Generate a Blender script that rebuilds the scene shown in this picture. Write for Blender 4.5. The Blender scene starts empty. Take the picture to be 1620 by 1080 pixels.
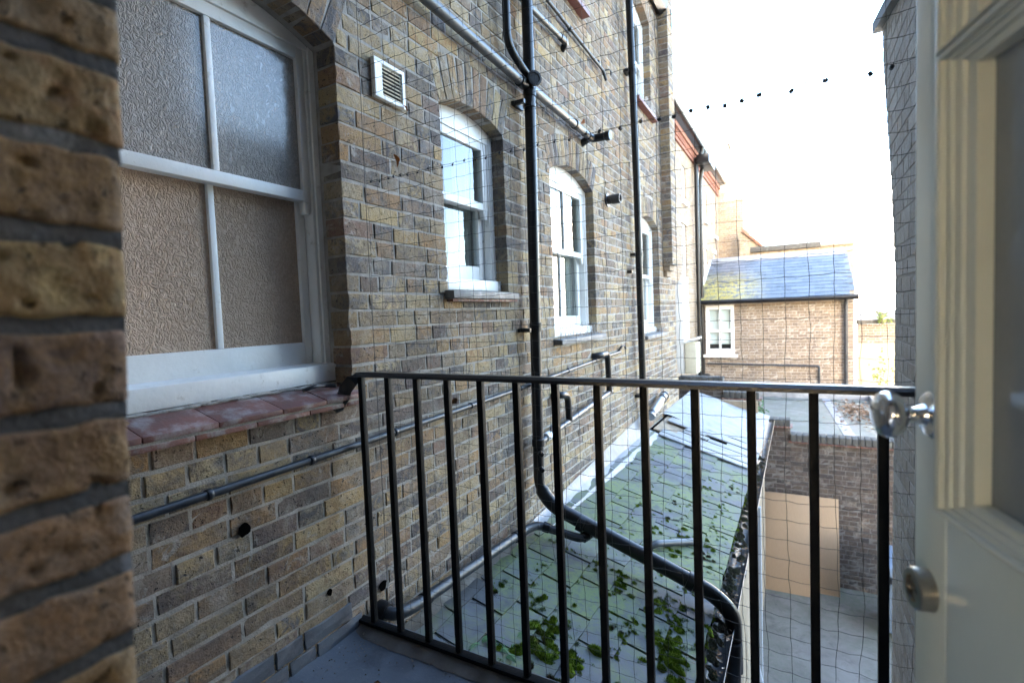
import bpy, bmesh, math, random
from mathutils import Vector, Matrix, noise, Euler
R = math.radians
rng = random.Random(7)
scene = bpy.context.scene
COL = scene.collection

# ------------------------------------------------------------------ camera
CAM = Vector((1.53, 0.0, 1.22))
C_R = Vector((0.87134, 0.4891, -0.03943)); C_U = Vector((0.00871, 0.06491, 0.99785)); C_F = Vector((-0.49061, 0.86981, -0.0523))
FPX = 804.79
cam = bpy.data.cameras.new('camera'); camo = bpy.data.objects.new('camera', cam); COL.objects.link(camo)
camo.matrix_world = Matrix(((C_R.x, C_U.x, -C_F.x, CAM.x), (C_R.y, C_U.y, -C_F.y, CAM.y), (C_R.z, C_U.z, -C_F.z, CAM.z), (0, 0, 0, 1)))
cam.sensor_width = 36; cam.sensor_fit = 'HORIZONTAL'; cam.lens = 17.884
cam.clip_start = 0.01; cam.clip_end = 800
cam.dof.use_dof = True; cam.dof.focus_distance = 2.0; cam.dof.aperture_fstop = 3.0
scene.camera = camo

# ------------------------------------------------------------------ sky, sun, exposure
SUN_EL, SUN_AZ = R(19), R(172)          # azimuth clockwise from +Y: the sun stands behind the camera
world = bpy.data.worlds.new('World'); scene.world = world; world.use_nodes = True
wn = world.node_tree; bg = wn.nodes['Background']
sky = wn.nodes.new('ShaderNodeTexSky'); sky.sky_type = 'NISHITA'; sky.sun_disc = False
sky.sun_elevation = SUN_EL; sky.sun_rotation = SUN_AZ; sky.air_density = 1.0; sky.dust_density = 1.6; sky.ozone_density = 1.0
wn.links.new(sky.outputs['Color'], bg.inputs['Color']); bg.inputs['Strength'].default_value = 0.15
sl = bpy.data.lights.new('sun', 'SUN'); sl.energy = 3.0; sl.angle = R(0.5); sl.color = (1.0, 0.94, 0.86)
so = bpy.data.objects.new('sun', sl); COL.objects.link(so)
sdir = Vector((math.sin(SUN_AZ) * math.cos(SUN_EL), math.cos(SUN_AZ) * math.cos(SUN_EL), math.sin(SUN_EL)))
so.rotation_euler = sdir.to_track_quat('Z', 'Y').to_euler(); so.location = (5, -20, 20)
scene.view_settings.view_transform = 'Standard'; scene.view_settings.look = 'None'
scene.view_settings.exposure = 4.2; scene.view_settings.gamma = 1.0; scene.view_settings.use_curve_mapping = False
scene.cycles.max_bounces = 8; scene.cycles.diffuse_bounces = 5; scene.cycles.glossy_bounces = 4; scene.cycles.transparent_max_bounces = 12
scene.cycles.use_denoising = True
scene.cycles.sample_clamp_indirect = 6.0

def proj(p):
    d = Vector(p) - CAM; z = d.dot(C_F)
    if z < 0.05: return None
    return 810 + FPX * d.dot(C_R) / z, 540 - FPX * d.dot(C_U) / z, z

# ------------------------------------------------------------------ object helpers
def link(name, me, mat=None, parent=None):
    o = bpy.data.objects.new(name, me); COL.objects.link(o)
    if mat is not None and me is not None and len(me.materials) == 0: me.materials.append(mat)
    if parent is not None: setpar(o, parent)
    return o
def wmat(o):
    m = Matrix.Translation(o.location) @ o.rotation_euler.to_matrix().to_4x4() @ Matrix.Diagonal((*o.scale, 1))
    if o.parent is not None: m = wmat(o.parent) @ o.matrix_parent_inverse @ m
    return m
def setpar(o, p):
    o.parent = p; o.matrix_parent_inverse = wmat(p).inverted()
def tag(o, label=None, cat=None, group=None, kind=None):
    if label: o['label'] = label
    if cat: o['category'] = cat
    if group: o['group'] = group
    if kind: o['kind'] = kind
    return o
def empty(name, loc, label, cat, group=None):
    o = bpy.data.objects.new(name, None); COL.objects.link(o); o.location = loc
    o.empty_display_size = 0.1
    return tag(o, label, cat, group)

class MB:
    def __init__(s): s.v = []; s.f = []
    def add(s, vs, fs):
        n = len(s.v); s.v += [tuple(v) for v in vs]; s.f += [tuple(i + n for i in f) for f in fs]; return s
    def box(s, a, b, m=None):
        x0, y0, z0 = [min(p, q) for p, q in zip(a, b)]; x1, y1, z1 = [max(p, q) for p, q in zip(a, b)]
        vs = [Vector(p) for p in ((x0,y0,z0),(x1,y0,z0),(x1,y1,z0),(x0,y1,z0),(x0,y0,z1),(x1,y0,z1),(x1,y1,z1),(x0,y1,z1))]
        if m is not None: vs = [m @ v for v in vs]
        return s.add(vs, [(0,3,2,1),(4,5,6,7),(0,1,5,4),(1,2,6,5),(2,3,7,6),(3,0,4,7)])
    def prism(s, poly, d, n=False):
        """poly: list of 3D points (one loop), d: extrusion vector"""
        k = len(poly); P = [Vector(p) for p in poly]; d = Vector(d)
        vs = P + [p + d for p in P]
        fs = [tuple(range(k))[::-1], tuple(range(k, 2 * k))] + [(i, (i + 1) % k, k + (i + 1) % k, k + i) for i in range(k)]
        return s.add(vs, fs)
    def tube(s, pts, r, seg=10, cap=True):
        pts = [Vector(p) for p in pts]; n = len(pts); rs = r if isinstance(r, (list, tuple)) else [r] * n
        t = [((pts[min(i + 1, n - 1)] - pts[max(i - 1, 0)]).normalized()) for i in range(n)]
        u = t[0].orthogonal().normalized(); vs = []
        for i in range(n):
            u = (u - t[i] * u.dot(t[i])); u = u.normalized() if u.length > 1e-6 else t[i].orthogonal().normalized()
            w = t[i].cross(u)
            for k in range(seg):
                a = 2 * math.pi * k / seg; vs.append(pts[i] + (u * math.cos(a) + w * math.sin(a)) * rs[i])
        fs = [(i * seg + k, i * seg + (k + 1) % seg, (i + 1) * seg + (k + 1) % seg, (i + 1) * seg + k) for i in range(n - 1) for k in range(seg)]
        if cap: fs += [tuple(range(seg))[::-1], tuple((n - 1) * seg + k for k in range(seg))]
        return s.add(vs, fs)
    def lathe(s, o, ax, prof, seg=20):
        """prof: list of (along, radius) about axis ax from o"""
        o = Vector(o); ax = Vector(ax).normalized(); u = ax.orthogonal().normalized(); w = ax.cross(u); vs = []
        for (h, r) in prof:
            for k in range(seg):
                a = 2 * math.pi * k / seg; vs.append(o + ax * h + (u * math.cos(a) + w * math.sin(a)) * max(r, 1e-5))
        n = len(prof)
        fs = [(i * seg + k, i * seg + (k + 1) % seg, (i + 1) * seg + (k + 1) % seg, (i + 1) * seg + k) for i in range(n - 1) for k in range(seg)]
        fs += [tuple(range(seg))[::-1], tuple((n - 1) * seg + k for k in range(seg))]
        return s.add(vs, fs)
    def build(s, name, mat, parent=None, smooth=False, bevel=0.0, angle=40):
        me = bpy.data.meshes.new(name); V = [Vector(v) for v in s.v]
        lo = Vector([min(v[i] for v in V) for i in range(3)]); hi = Vector([max(v[i] for v in V) for i in range(3)]); c = (lo + hi) / 2
        me.from_pydata([v - c for v in V], [], s.f); 
        bm = bmesh.new(); bm.from_mesh(me); bmesh.ops.recalc_face_normals(bm, faces=bm.faces)
        if bevel: bmesh.ops.bevel(bm, geom=[e for e in bm.edges if len(e.link_faces) == 2 and e.calc_face_angle(0) > 0.5], offset=bevel, segments=2, profile=0.6, affect='EDGES', clamp_overlap=True)
        if smooth or bevel:
            for f in bm.faces: f.smooth = True
            for e in bm.edges:
                if len(e.link_faces) == 2 and e.calc_face_angle(0) > R(angle): e.smooth = False
        bm.to_mesh(me); bm.free(); me.update()
        o = link(name, me, mat); o.location = c
        if parent is not None: setpar(o, parent)
        return o

def fillet(pts, r, n=6):
    pts = [Vector(p) for p in pts]; out = [pts[0]]
    for i in range(1, len(pts) - 1):
        a, b, c = pts[i - 1], pts[i], pts[i + 1]; d1 = (a - b); d2 = (c - b)
        rr = min(r, d1.length * .45, d2.length * .45); p = b + d1.normalized() * rr; q = b + d2.normalized() * rr
        for k in range(n + 1):
            t = k / n; out.append(p * (1 - t) ** 2 + b * 2 * t * (1 - t) + q * t * t)
    out.append(pts[-1]); return out

# ------------------------------------------------------------------ materials
def nodes(name):
    m = bpy.data.materials.new(name); m.use_nodes = True; nt = m.node_tree; return m, nt, nt.nodes['Principled BSDF']
def nd(nt, typ, **kw):
    n = nt.nodes.new(typ)
    for k, v in kw.items():
        if k in n.inputs: n.inputs[k].default_value = v
        else: setattr(n, k, v)
    return n
def math_(nt, op, a, b=None, clamp=False):
    n = nt.nodes.new('ShaderNodeMath'); n.operation = op; n.use_clamp = clamp
    for i, v in enumerate((a, b)):
        if v is None: continue
        if isinstance(v, (int, float)): n.inputs[i].default_value = v
        else: nt.links.new(v, n.inputs[i])
    return n.outputs[0]
def mix(nt, fac, a, b, typ='MIX'):
    n = nt.nodes.new('ShaderNodeMix'); n.data_type = 'RGBA'; n.blend_type = typ
    for s, v in ((n.inputs[0], fac), (n.inputs[6], a), (n.inputs[7], b)):
        if isinstance(v, (int, float)): s.default_value = v
        elif isinstance(v, tuple): s.default_value = (*v[:3], 1)
        else: nt.links.new(v, s)
    return n.outputs[2]
def noise_(nt, vec, scale, detail=4, rough=.55, dist=0.0):
    n = nd(nt, 'ShaderNodeTexNoise', Scale=scale, Detail=detail, Roughness=rough, Distortion=dist)
    if vec is not None: nt.links.new(vec, n.inputs['Vector'])
    return n.outputs['Fac']
def rampf(nt, fac, lo, hi, a=0.0, b=1.0):
    n = nt.nodes.new('ShaderNodeMapRange'); n.inputs[1].default_value = lo; n.inputs[2].default_value = hi; n.inputs[3].default_value = a; n.inputs[4].default_value = b
    nt.links.new(fac, n.inputs[0]); return n.outputs[0]
def pos(nt): return nt.nodes.new('ShaderNodeNewGeometry').outputs['Position']
def bump(nt, b, h, strength, dist=.01):
    n = nd(nt, 'ShaderNodeBump', Strength=strength, Distance=dist); nt.links.new(h, n.inputs['Height']); nt.links.new(n.outputs[0], b.inputs['Normal'])
def setin(b, **kw):
    for k, v in kw.items():
        k = k.replace('_', ' ')
        b.inputs[k].default_value = (*v, 1) if isinstance(v, tuple) and len(v) == 3 else v

def simple(name, c1, c2, scale=20, rough=.6, bstr=.2, bscale=None, metal=0.0, spec=.5, thr=(.35, .65), c3=None, s3=6, thr3=(.55, .7), bdist=.004):
    m, nt, b = nodes(name); P = pos(nt)
    f = rampf(nt, noise_(nt, P, scale, 6), *thr)
    col = mix(nt, f, c1, c2)
    if c3: col = mix(nt, rampf(nt, noise_(nt, P, s3, 6, .65), *thr3), col, c3)
    nt.links.new(col, b.inputs['Base Color']); setin(b, Roughness=rough, Metallic=metal); b.inputs['Specular IOR Level'].default_value = spec
    if bstr: bump(nt, b, noise_(nt, P, bscale or scale * 4, 6), bstr, bdist)
    return m

def ramp_stops(nt, fac, cols):
    n = nt.nodes.new('ShaderNodeValToRGB'); e = n.color_ramp.elements; k = len(cols)
    n.color_ramp.interpolation = 'LINEAR'
    while len(e) < k: e.new(.5)
    for i, c in enumerate(cols): e[i].position = i / (k - 1); e[i].color = (*c, 1)
    nt.links.new(fac, n.inputs[0]); return n.outputs[0]

def brick_mat(name, cols, mott, pale=(.42, .40, .36), pale_amt=.5, pit=.8, bstr=.6, sc=1.0, dark=(.022, .02, .018), sooty=.5, smear=0):
    m, nt, b = nodes(name); P = pos(nt)
    at = nt.nodes.new('ShaderNodeAttribute'); at.attribute_name = 'rnd'
    oi = nt.nodes.new('ShaderNodeObjectInfo')
    rnd = math_(nt, 'FRACT', math_(nt, 'ADD', at.outputs['Fac'], oi.outputs['Random']))
    base = ramp_stops(nt, rnd, cols)
    r2 = math_(nt, 'FRACT', math_(nt, 'MULTIPLY', rnd, 7.31))
    base2 = ramp_stops(nt, r2, mott)
    off = nt.nodes.new('ShaderNodeVectorMath'); off.operation = 'ADD'; nt.links.new(P, off.inputs[0])
    cmb = nt.nodes.new('ShaderNodeCombineXYZ'); 
    for i in range(3): nt.links.new(math_(nt, 'MULTIPLY', rnd, 37.0 + 11 * i), cmb.inputs[i])
    nt.links.new(cmb.outputs[0], off.inputs[1]); Q = off.outputs[0]
    col = mix(nt, rampf(nt, noise_(nt, Q, 19 * sc, 8, .7, .9), .40, .58), base, base2)
    grain = noise_(nt, Q, 190 * sc, 5, .65)
    col = mix(nt, rampf(nt, grain, .3, .75, .55, 0), col, (.05, .042, .036), 'MIX') if False else mix(nt, .75, col, ramp_stops(nt, rampf(nt, grain, .25, .75), [(.55, .52, .5), (1.0, 1.0, 1.0), (1.35, 1.3, 1.2)]), 'MULTIPLY')
    palef = rampf(nt, noise_(nt, P, 7.5 * sc, 7, .7, .3), .52, .72, 0, pale_amt)
    col = mix(nt, palef, col, pale)
    if smear: col = mix(nt, math_(nt, 'MULTIPLY', rampf(nt, noise_(nt, P, 17 * sc, 8, .75, .6), .55, .64, 0, smear), rampf(nt, noise_(nt, P, 3.2, 4), .42, .6), True), col, (.36, .345, .315))
    big = noise_(nt, Q, 21 * sc, 3)
    pf = math_(nt, 'MULTIPLY', rampf(nt, noise_(nt, Q, 95 * sc, 3, .6, .5), .60, .68), rampf(nt, big, .44, .56), True)
    col = mix(nt, math_(nt, 'MULTIPLY', pf, pit), col, dark)
    soot = rampf(nt, noise_(nt, P, 1.7 * sc, 6, .68, .4), .5, .74, 0, sooty)
    col = mix(nt, soot, col, (.062, .058, .06))
    nt.links.new(col, b.inputs['Base Color']); setin(b, Roughness=.9); b.inputs['Specular IOR Level'].default_value = .25
    h = math_(nt, 'SUBTRACT', math_(nt, 'ADD', math_(nt, 'MULTIPLY', grain, .5), noise_(nt, Q, 45 * sc, 5, .6)), math_(nt, 'MULTIPLY', pf, .9))
    bump(nt, b, h, bstr, .006)
    return m

YEL = [(.34,.24,.12),(.30,.205,.105),(.16,.13,.115),(.38,.285,.15),(.14,.11,.095),(.29,.22,.13),(.11,.10,.10),(.35,.26,.135),(.21,.13,.10),(.27,.215,.15),(.09,.086,.088),(.31,.195,.10),(.18,.155,.14),(.37,.29,.17)]
MOT = [(.13,.10,.095),(.40,.30,.16),(.10,.092,.098),(.33,.205,.10),(.20,.165,.145),(.43,.34,.2), (.13,.125,.13), (.085,.078,.075)]
M = {}
M['brick'] = brick_mat('london_stock_brick', YEL, MOT, pale_amt=.5, pit=1.0, bstr=1.0, sooty=.75, smear=.85)
M['brick_near'] = brick_mat('eroded_stock_brick', [(.36,.235,.11),(.30,.185,.10),(.40,.27,.125),(.24,.155,.11),(.37,.215,.10),(.31,.19,.115)], [(.17,.12,.10),(.46,.335,.16),(.23,.155,.12),(.38,.24,.105)], pale_amt=.3, sooty=.25, bstr=1.0, sc=1.25)
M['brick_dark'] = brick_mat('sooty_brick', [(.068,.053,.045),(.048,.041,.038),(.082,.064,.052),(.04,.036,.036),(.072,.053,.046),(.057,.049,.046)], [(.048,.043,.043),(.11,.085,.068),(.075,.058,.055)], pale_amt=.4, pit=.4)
M['brick_house'] = brick_mat('brown_stock_brick', [(.18,.138,.104),(.13,.10,.08),(.21,.165,.125),(.10,.082,.07),(.165,.128,.10),(.19,.145,.108)], [(.16,.125,.10),(.26,.21,.16),(.19,.15,.118)], pale_amt=.25, pit=.2, bstr=.3)
M['brick_pale'] = brick_mat('buff_brick', [(.30,.225,.145),(.24,.18,.125),(.33,.255,.17),(.18,.14,.11),(.30,.215,.135)], [(.23,.175,.125),(.33,.265,.18),(.27,.20,.13)], pale_amt=.35, pit=.2, bstr=.3)
M['brick_red'] = brick_mat('red_brick', [(.33,.14,.09),(.27,.115,.08),(.37,.18,.12)], [(.26,.11,.08),(.34,.16,.11)], pale_amt=.1, pit=.2, bstr=.3)
M['brick_paint'] = brick_mat('painted_brick', [(.40,.39,.38),(.34,.325,.315),(.43,.42,.41),(.31,.295,.28),(.38,.36,.34)], [(.36,.345,.33),(.26,.235,.21),(.42,.41,.40)], pale=(.47,.47,.46), pale_amt=.4, pit=.5, bstr=.4, sooty=.25)
M['mortar'] = simple('lime_mortar', (.37,.35,.315), (.24,.225,.20), 14, .95, .7, 160, c3=(.14,.13,.12), s3=5, thr3=(.56,.72))
M['mortar_near'] = simple('grey_mortar', (.135,.14,.152), (.09,.094,.102), 20, .95, .7, 150, c3=(.28,.28,.28), s3=9, thr3=(.6,.75))
M['mortar_dark'] = simple('dirty_mortar', (.15,.14,.13), (.10,.09,.083), 10, .95, .5, 120)
M['mortar_house'] = simple('pale_mortar', (.34,.31,.27), (.28,.25,.215), 6, .95, .3, 80)
M['mortar_paint'] = simple('painted_mortar', (.33,.32,.31), (.27,.26,.25), 14, .95, .6, 120)
M['white'] = simple('white_gloss_paint', (.80,.81,.80), (.72,.73,.72), 6, .38, .25, 60, c3=(.42,.40,.36), s3=22, thr3=(.60,.76))
M['white_clean'] = simple('white_paint', (.82,.82,.80), (.76,.76,.74), 5, .4, .08, 60)
M['black'] = simple('black_paint', (.0035,.004,.005), (.006,.0065,.0075), 30, .5, .3, 90, spec=.12, c3=(.02,.016,.012), s3=70, thr3=(.76,.82))
M['black_pipe'] = simple('black_pipe_paint', (.005,.0055,.007), (.011,.012,.014), 12, .3, .18, 60, spec=.35)
M['grey_pipe'] = simple('grey_pipe_plastic', (.045,.05,.06), (.075,.082,.094), 9, .3, .12, 60, spec=.5)
M['dark_pipe'] = simple('weathered_black_pipe', (.018,.021,.027), (.034,.038,.045), 14, .36, .15, 60, spec=.4)
M['lead'] = simple('lead_sheet', (.22,.23,.25), (.16,.168,.183), 5, .5, .35, 14, metal=.0, spec=.6, c3=(.30,.31,.32), s3=3.5, thr3=(.5,.7), bdist=.02)
M['tile'] = simple('quarry_tile', (.185,.068,.05), (.12,.058,.05), 12, .55, .4, 90, c3=(.34,.325,.32), s3=10, thr3=(.48,.70))
M['tile_edge'] = simple('quarry_tile_edge', (.20,.07,.042), (.13,.058,.046), 16, .65, .4, 90, c3=(.3,.27,.25), s3=20, thr3=(.5,.7))
M['stone_sill'] = simple('slate_sill', (.16,.16,.16), (.10,.10,.105), 12, .6, .4, 60, c3=(.34,.33,.31), s3=8, thr3=(.52,.7))
M['red_sill'] = simple('red_painted_sill', (.17,.05,.04), (.12,.04,.035), 12, .5, .3, 60)
M['timber'] = simple('weathered_timber', (.30,.24,.17), (.22,.18,.13), 14, .85, .5, 70)
M['netting'] = simple('net_twine', (.045,.04,.036), (.06,.055,.05), 60, .7, 0)
M['clip'] = simple('net_clip_plastic', (.008,.009,.012), (.012,.012,.014), 60, .5, 0)
M['steel'] = simple('galvanised_steel', (.36,.38,.40), (.28,.29,.31), 18, .38, .1, 60, metal=.8)
M['chrome'] = simple('chrome', (.75,.76,.78), (.66,.67,.68), 30, .1, .02, 200, metal=1.0)
M['brass'] = simple('worn_nickel', (.42,.40,.36), (.3,.28,.24), 40, .28, .05, 200, metal=1.0)
M['door'] = simple('door_paint', (.62,.70,.675), (.585,.66,.64), 7, .32, .1, 30, spec=.5, c3=(.63,.71,.69), s3=2)
M['door_mould'] = simple('door_moulding_paint', (.55,.59,.54), (.51,.55,.505), 9, .36, .1, 30)
M['curtain'] = simple('pale_curtain', (.55,.54,.5), (.45,.44,.41), 4, .9, 0)
M['room'] = simple('room_plaster', (.42,.36,.28), (.38,.33,.26), 2, .9, 0)
M['roof_dark'] = simple('roof_covering', (.08,.08,.085), (.06,.06,.065), 4, .8, .2, 20)
M['recess_shade'] = simple('recess_shade_black', (.002,.002,.002), (.003,.003,.003), 30, 1, 0, spec=0)  # near-black: shade inside holes and slate gaps put into the colour
M['black_rail'] = simple('black_rail_paint', (.008,.009,.011), (.013,.014,.017), 30, .33, .3, 90, spec=.65, c3=(.03,.025,.02), s3=60, thr3=(.74,.8))
M['grime'] = simple('grimy_cement', (.15,.14,.125), (.085,.075,.062), 9, .95, .8, 50, c3=(.25,.24,.22), s3=7, thr3=(.55,.7))

def slate_mat(name, algae=1.0, c=((.135,.155,.18),(.175,.20,.235),(.105,.12,.145)), gl=.33, lich=None):
    m, nt, b = nodes(name); P = pos(nt)
    oi = nt.nodes.new('ShaderNodeObjectInfo'); rnd = oi.outputs['Random']
    col = ramp_stops(nt, rnd, list(c))
    col = mix(nt, rampf(nt, noise_(nt, P, 9, 6, .6), .35, .7, 0, .5), col, tuple(x * 1.35 for x in c[1]))
    if algae:
        a = math_(nt, 'MULTIPLY', rampf(nt, noise_(nt, P, 2.6, 5, .65, .4), .42, .56), rampf(nt, noise_(nt, P, 28, 6, .7), .30, .55), True)
        a = math_(nt, 'MULTIPLY', a, rampf(nt, rnd, 0, 1, .55 * algae, algae), True)
        col = mix(nt, a, col, (.145,.185,.075))
        a2 = rampf(nt, noise_(nt, P, 15, 5, .7), .6, .74, 0, .6); col = mix(nt, a2, col, (.06,.062,.058))
    if lich:
        sx = nt.nodes.new('ShaderNodeSeparateXYZ'); nt.links.new(P, sx.inputs[0])
        g = math_(nt, 'MULTIPLY', rampf(nt, sx.outputs[0], .9, .1), rampf(nt, sx.outputs[2], 2.3, 1.8), True)
        l = math_(nt, 'MULTIPLY', math_(nt, 'MULTIPLY', rampf(nt, noise_(nt, P, 6, 6, .75), .42, .50, 0, .9), rampf(nt, noise_(nt, P, 40, 4, .7), .42, .56), True), g, True)
        col = mix(nt, l, col, (.46,.38,.035))
    nt.links.new(col, b.inputs['Base Color']); setin(b, Roughness=gl); b.inputs['Specular IOR Level'].default_value = .22 if algae else .45
    bump(nt, b, noise_(nt, P, 50, 6, .65), .35, .004)
    return m
M['slate'] = slate_mat('mossy_slate', 1.0, ((.078,.085,.095),(.115,.123,.135),(.052,.058,.066),(.095,.103,.113)), .65)
M['slate_house'] = slate_mat('blue_slate', 0, ((.04,.052,.07),(.08,.098,.125),(.026,.035,.048),(.058,.073,.096)), .36, True)

def moss_mat():
    m, nt, b = nodes('moss'); P = pos(nt)
    f = rampf(nt, noise_(nt, P, 18, 5, .7), .35, .66)
    col = mix(nt, f, (.026,.05,.006), (.20,.29,.022))
    col = mix(nt, rampf(nt, noise_(nt, P, 5, 4), .54, .64), col, (.035,.026,.014))
    nt.links.new(col, b.inputs['Base Color']); setin(b, Roughness=.95); b.inputs['Specular IOR Level'].default_value = .1
    bump(nt, b, noise_(nt, P, 260, 4, .7), 1.0, .006); return m
M['moss'] = moss_mat()
M['leaf_dry'] = simple('dry_leaf', (.24,.12,.05), (.14,.085,.045), 25, .7, .2, 80, c3=(.45,.40,.32), s3=13, thr3=(.55,.62))
M['leaf_orange'] = simple('orange_leaf', (.50,.17,.03), (.36,.11,.025), 40, .6, .2, 80)
M['leaf_green'] = simple('fern_leaf', (.05,.13,.05), (.09,.20,.07), 25, .6, 0)
M['leaf_yellow'] = simple('yellow_green_leaf', (.17,.20,.03), (.10,.14,.03), 6, .6, 0)

def floor_mat(name, a, b_, st, green=0, rough=.7):
    m, nt, b = nodes(name); P = pos(nt)
    col = mix(nt, rampf(nt, noise_(nt, P, 3, 8, .65, .3), .35, .65), a, b_)
    col = mix(nt, rampf(nt, noise_(nt, P, 60, 5, .7), .62, .75, 0, .6), col, st)
    col = mix(nt, rampf(nt, noise_(nt, P, 4.5, 8, .75, .5), .52, .66, 0, .65), col, tuple(x * .5 for x in a))
    if green:
        sx = nt.nodes.new('ShaderNodeSeparateXYZ'); nt.links.new(P, sx.inputs[0])
        col = mix(nt, math_(nt, 'MULTIPLY', rampf(nt, sx.outputs[1], 6.8, 8.6, 0, .55), rampf(nt, noise_(nt, P, 5, 6, .7), .36, .56), True), col, (.07,.085,.045))
    if green: col = mix(nt, math_(nt, 'MULTIPLY', rampf(nt, noise_(nt, P, 1.1, 5, .6), .44, .6, 0, green), rampf(nt, noise_(nt, P, 22, 5, .7), .3, .6), True), col, (.075,.095,.05))
    nt.links.new(col, b.inputs['Base Color']); setin(b, Roughness=rough); bump(nt, b, noise_(nt, P, 90, 7, .7), .35, .005); return m
M['balcony'] = floor_mat('grey_balcony_membrane', (.085,.097,.118), (.115,.128,.15), (.30,.30,.30), 0, .6)
M['yard'] = floor_mat('mossy_concrete', (.135,.118,.104), (.18,.162,.145), (.3,.29,.27), .35, .85)
M['flatroof'] = floor_mat('flat_roof_felt', (.15,.148,.14), (.19,.188,.178), (.30,.31,.30), .3, .6)
M['render_white'] = simple('white_render', (.8,.79,.76), (.74,.73,.70), 3, .85, .1, 30)
M['render_tan'] = simple('tan_render', (.42,.35,.23), (.37,.31,.20), 2, .85, .1, 30)

def glass_mat(name, rough=.02, tint=(.86,.9,.9), wav=.04, boost=2.0):
    m = bpy.data.materials.new(name); m.use_nodes = True; nt = m.node_tree; nt.nodes.clear()
    out = nt.nodes.new('ShaderNodeOutputMaterial'); g = nd(nt, 'ShaderNodeBsdfGlossy', Roughness=rough); t = nt.nodes.new('ShaderNodeBsdfTransparent'); t.inputs[0].default_value = (*tint, 1)
    fr = nd(nt, 'ShaderNodeFresnel', IOR=1.5); mx = nt.nodes.new('ShaderNodeMixShader')
    geo = nt.nodes.new('ShaderNodeNewGeometry'); nt.links.new(math_(nt, 'MULTIPLY', math_(nt, 'MULTIPLY', fr.outputs[0], boost, True), math_(nt, 'SUBTRACT', 1.0, geo.outputs['Backfacing'])), mx.inputs[0]); nt.links.new(t.outputs[0], mx.inputs[1]); nt.links.new(g.outputs[0], mx.inputs[2]); nt.links.new(mx.outputs[0], out.inputs[0])
    bn = nd(nt, 'ShaderNodeBump', Strength=wav, Distance=.01); nt.links.new(noise_(nt, pos(nt), 5, 2), bn.inputs['Height']); nt.links.new(bn.outputs[0], g.inputs['Normal'])
    return m
M['glass'] = glass_mat('window_glass')
M['glass_door'] = simple('obscure_door_glass', (.13,.165,.20), (.17,.205,.24), 3, .16, .25, 40, spec=.7)
def obscure(name, c1, c2):
    m, nt, b = nodes(name); P = pos(nt)
    mp = nd(nt, 'ShaderNodeMapping'); mp.inputs['Scale'].default_value = (1, 1, .72); nt.links.new(P, mp.inputs['Vector']); Q = mp.outputs[0]
    n1 = noise_(nt, Q, 62, 2, .4, 1.4)
    ridge = math_(nt, 'ABSOLUTE', math_(nt, 'SUBTRACT', n1, .5)); h = rampf(nt, ridge, 0, .14)
    col = mix(nt, rampf(nt, noise_(nt, P, 2.5, 4), .35, .7), c1, c2)
    col = mix(nt, rampf(nt, h, 0, .7, .35, 0), col, tuple(min(1, x * 1.5) for x in c2))
    nt.links.new(col, b.inputs['Base Color']); setin(b, Roughness=.13); b.inputs['Specular IOR Level'].default_value = .3
    b.inputs['Coat Weight'].default_value = .9; b.inputs['Coat Roughness'].default_value = .16; b.inputs['Coat IOR'].default_value = 1.6
    bump(nt, b, h, .9, .004); return m
M['obscure'] = obscure('hammered_glass', (.39,.285,.205), (.47,.355,.265))
M['obscure_up'] = obscure('hammered_glass_sky_tint', (.27,.245,.22), (.34,.31,.28))  # greyer upper panes: dim sky reflection put into the base colour

def wood_panel():
    m, nt, b = nodes('beech_board'); P = pos(nt)
    mp = nd(nt, 'ShaderNodeMapping'); mp.inputs['Scale'].default_value = (1, 1, .06); nt.links.new(P, mp.inputs['Vector'])
    col = mix(nt, noise_(nt, mp.outputs[0], 60, 4, .6), (.30,.205,.128), (.245,.165,.10)); nt.links.new(col, b.inputs['Base Color']); setin(b, Roughness=.5); return m
M['board'] = wood_panel()
M['greyboard'] = simple('grey_board', (.42,.46,.52), (.36,.40,.46), 4, .6, .1, 30)
M['bin'] = simple('grey_bin_plastic', (.16,.20,.26), (.13,.17,.22), 6, .5, .1, 30)

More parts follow.
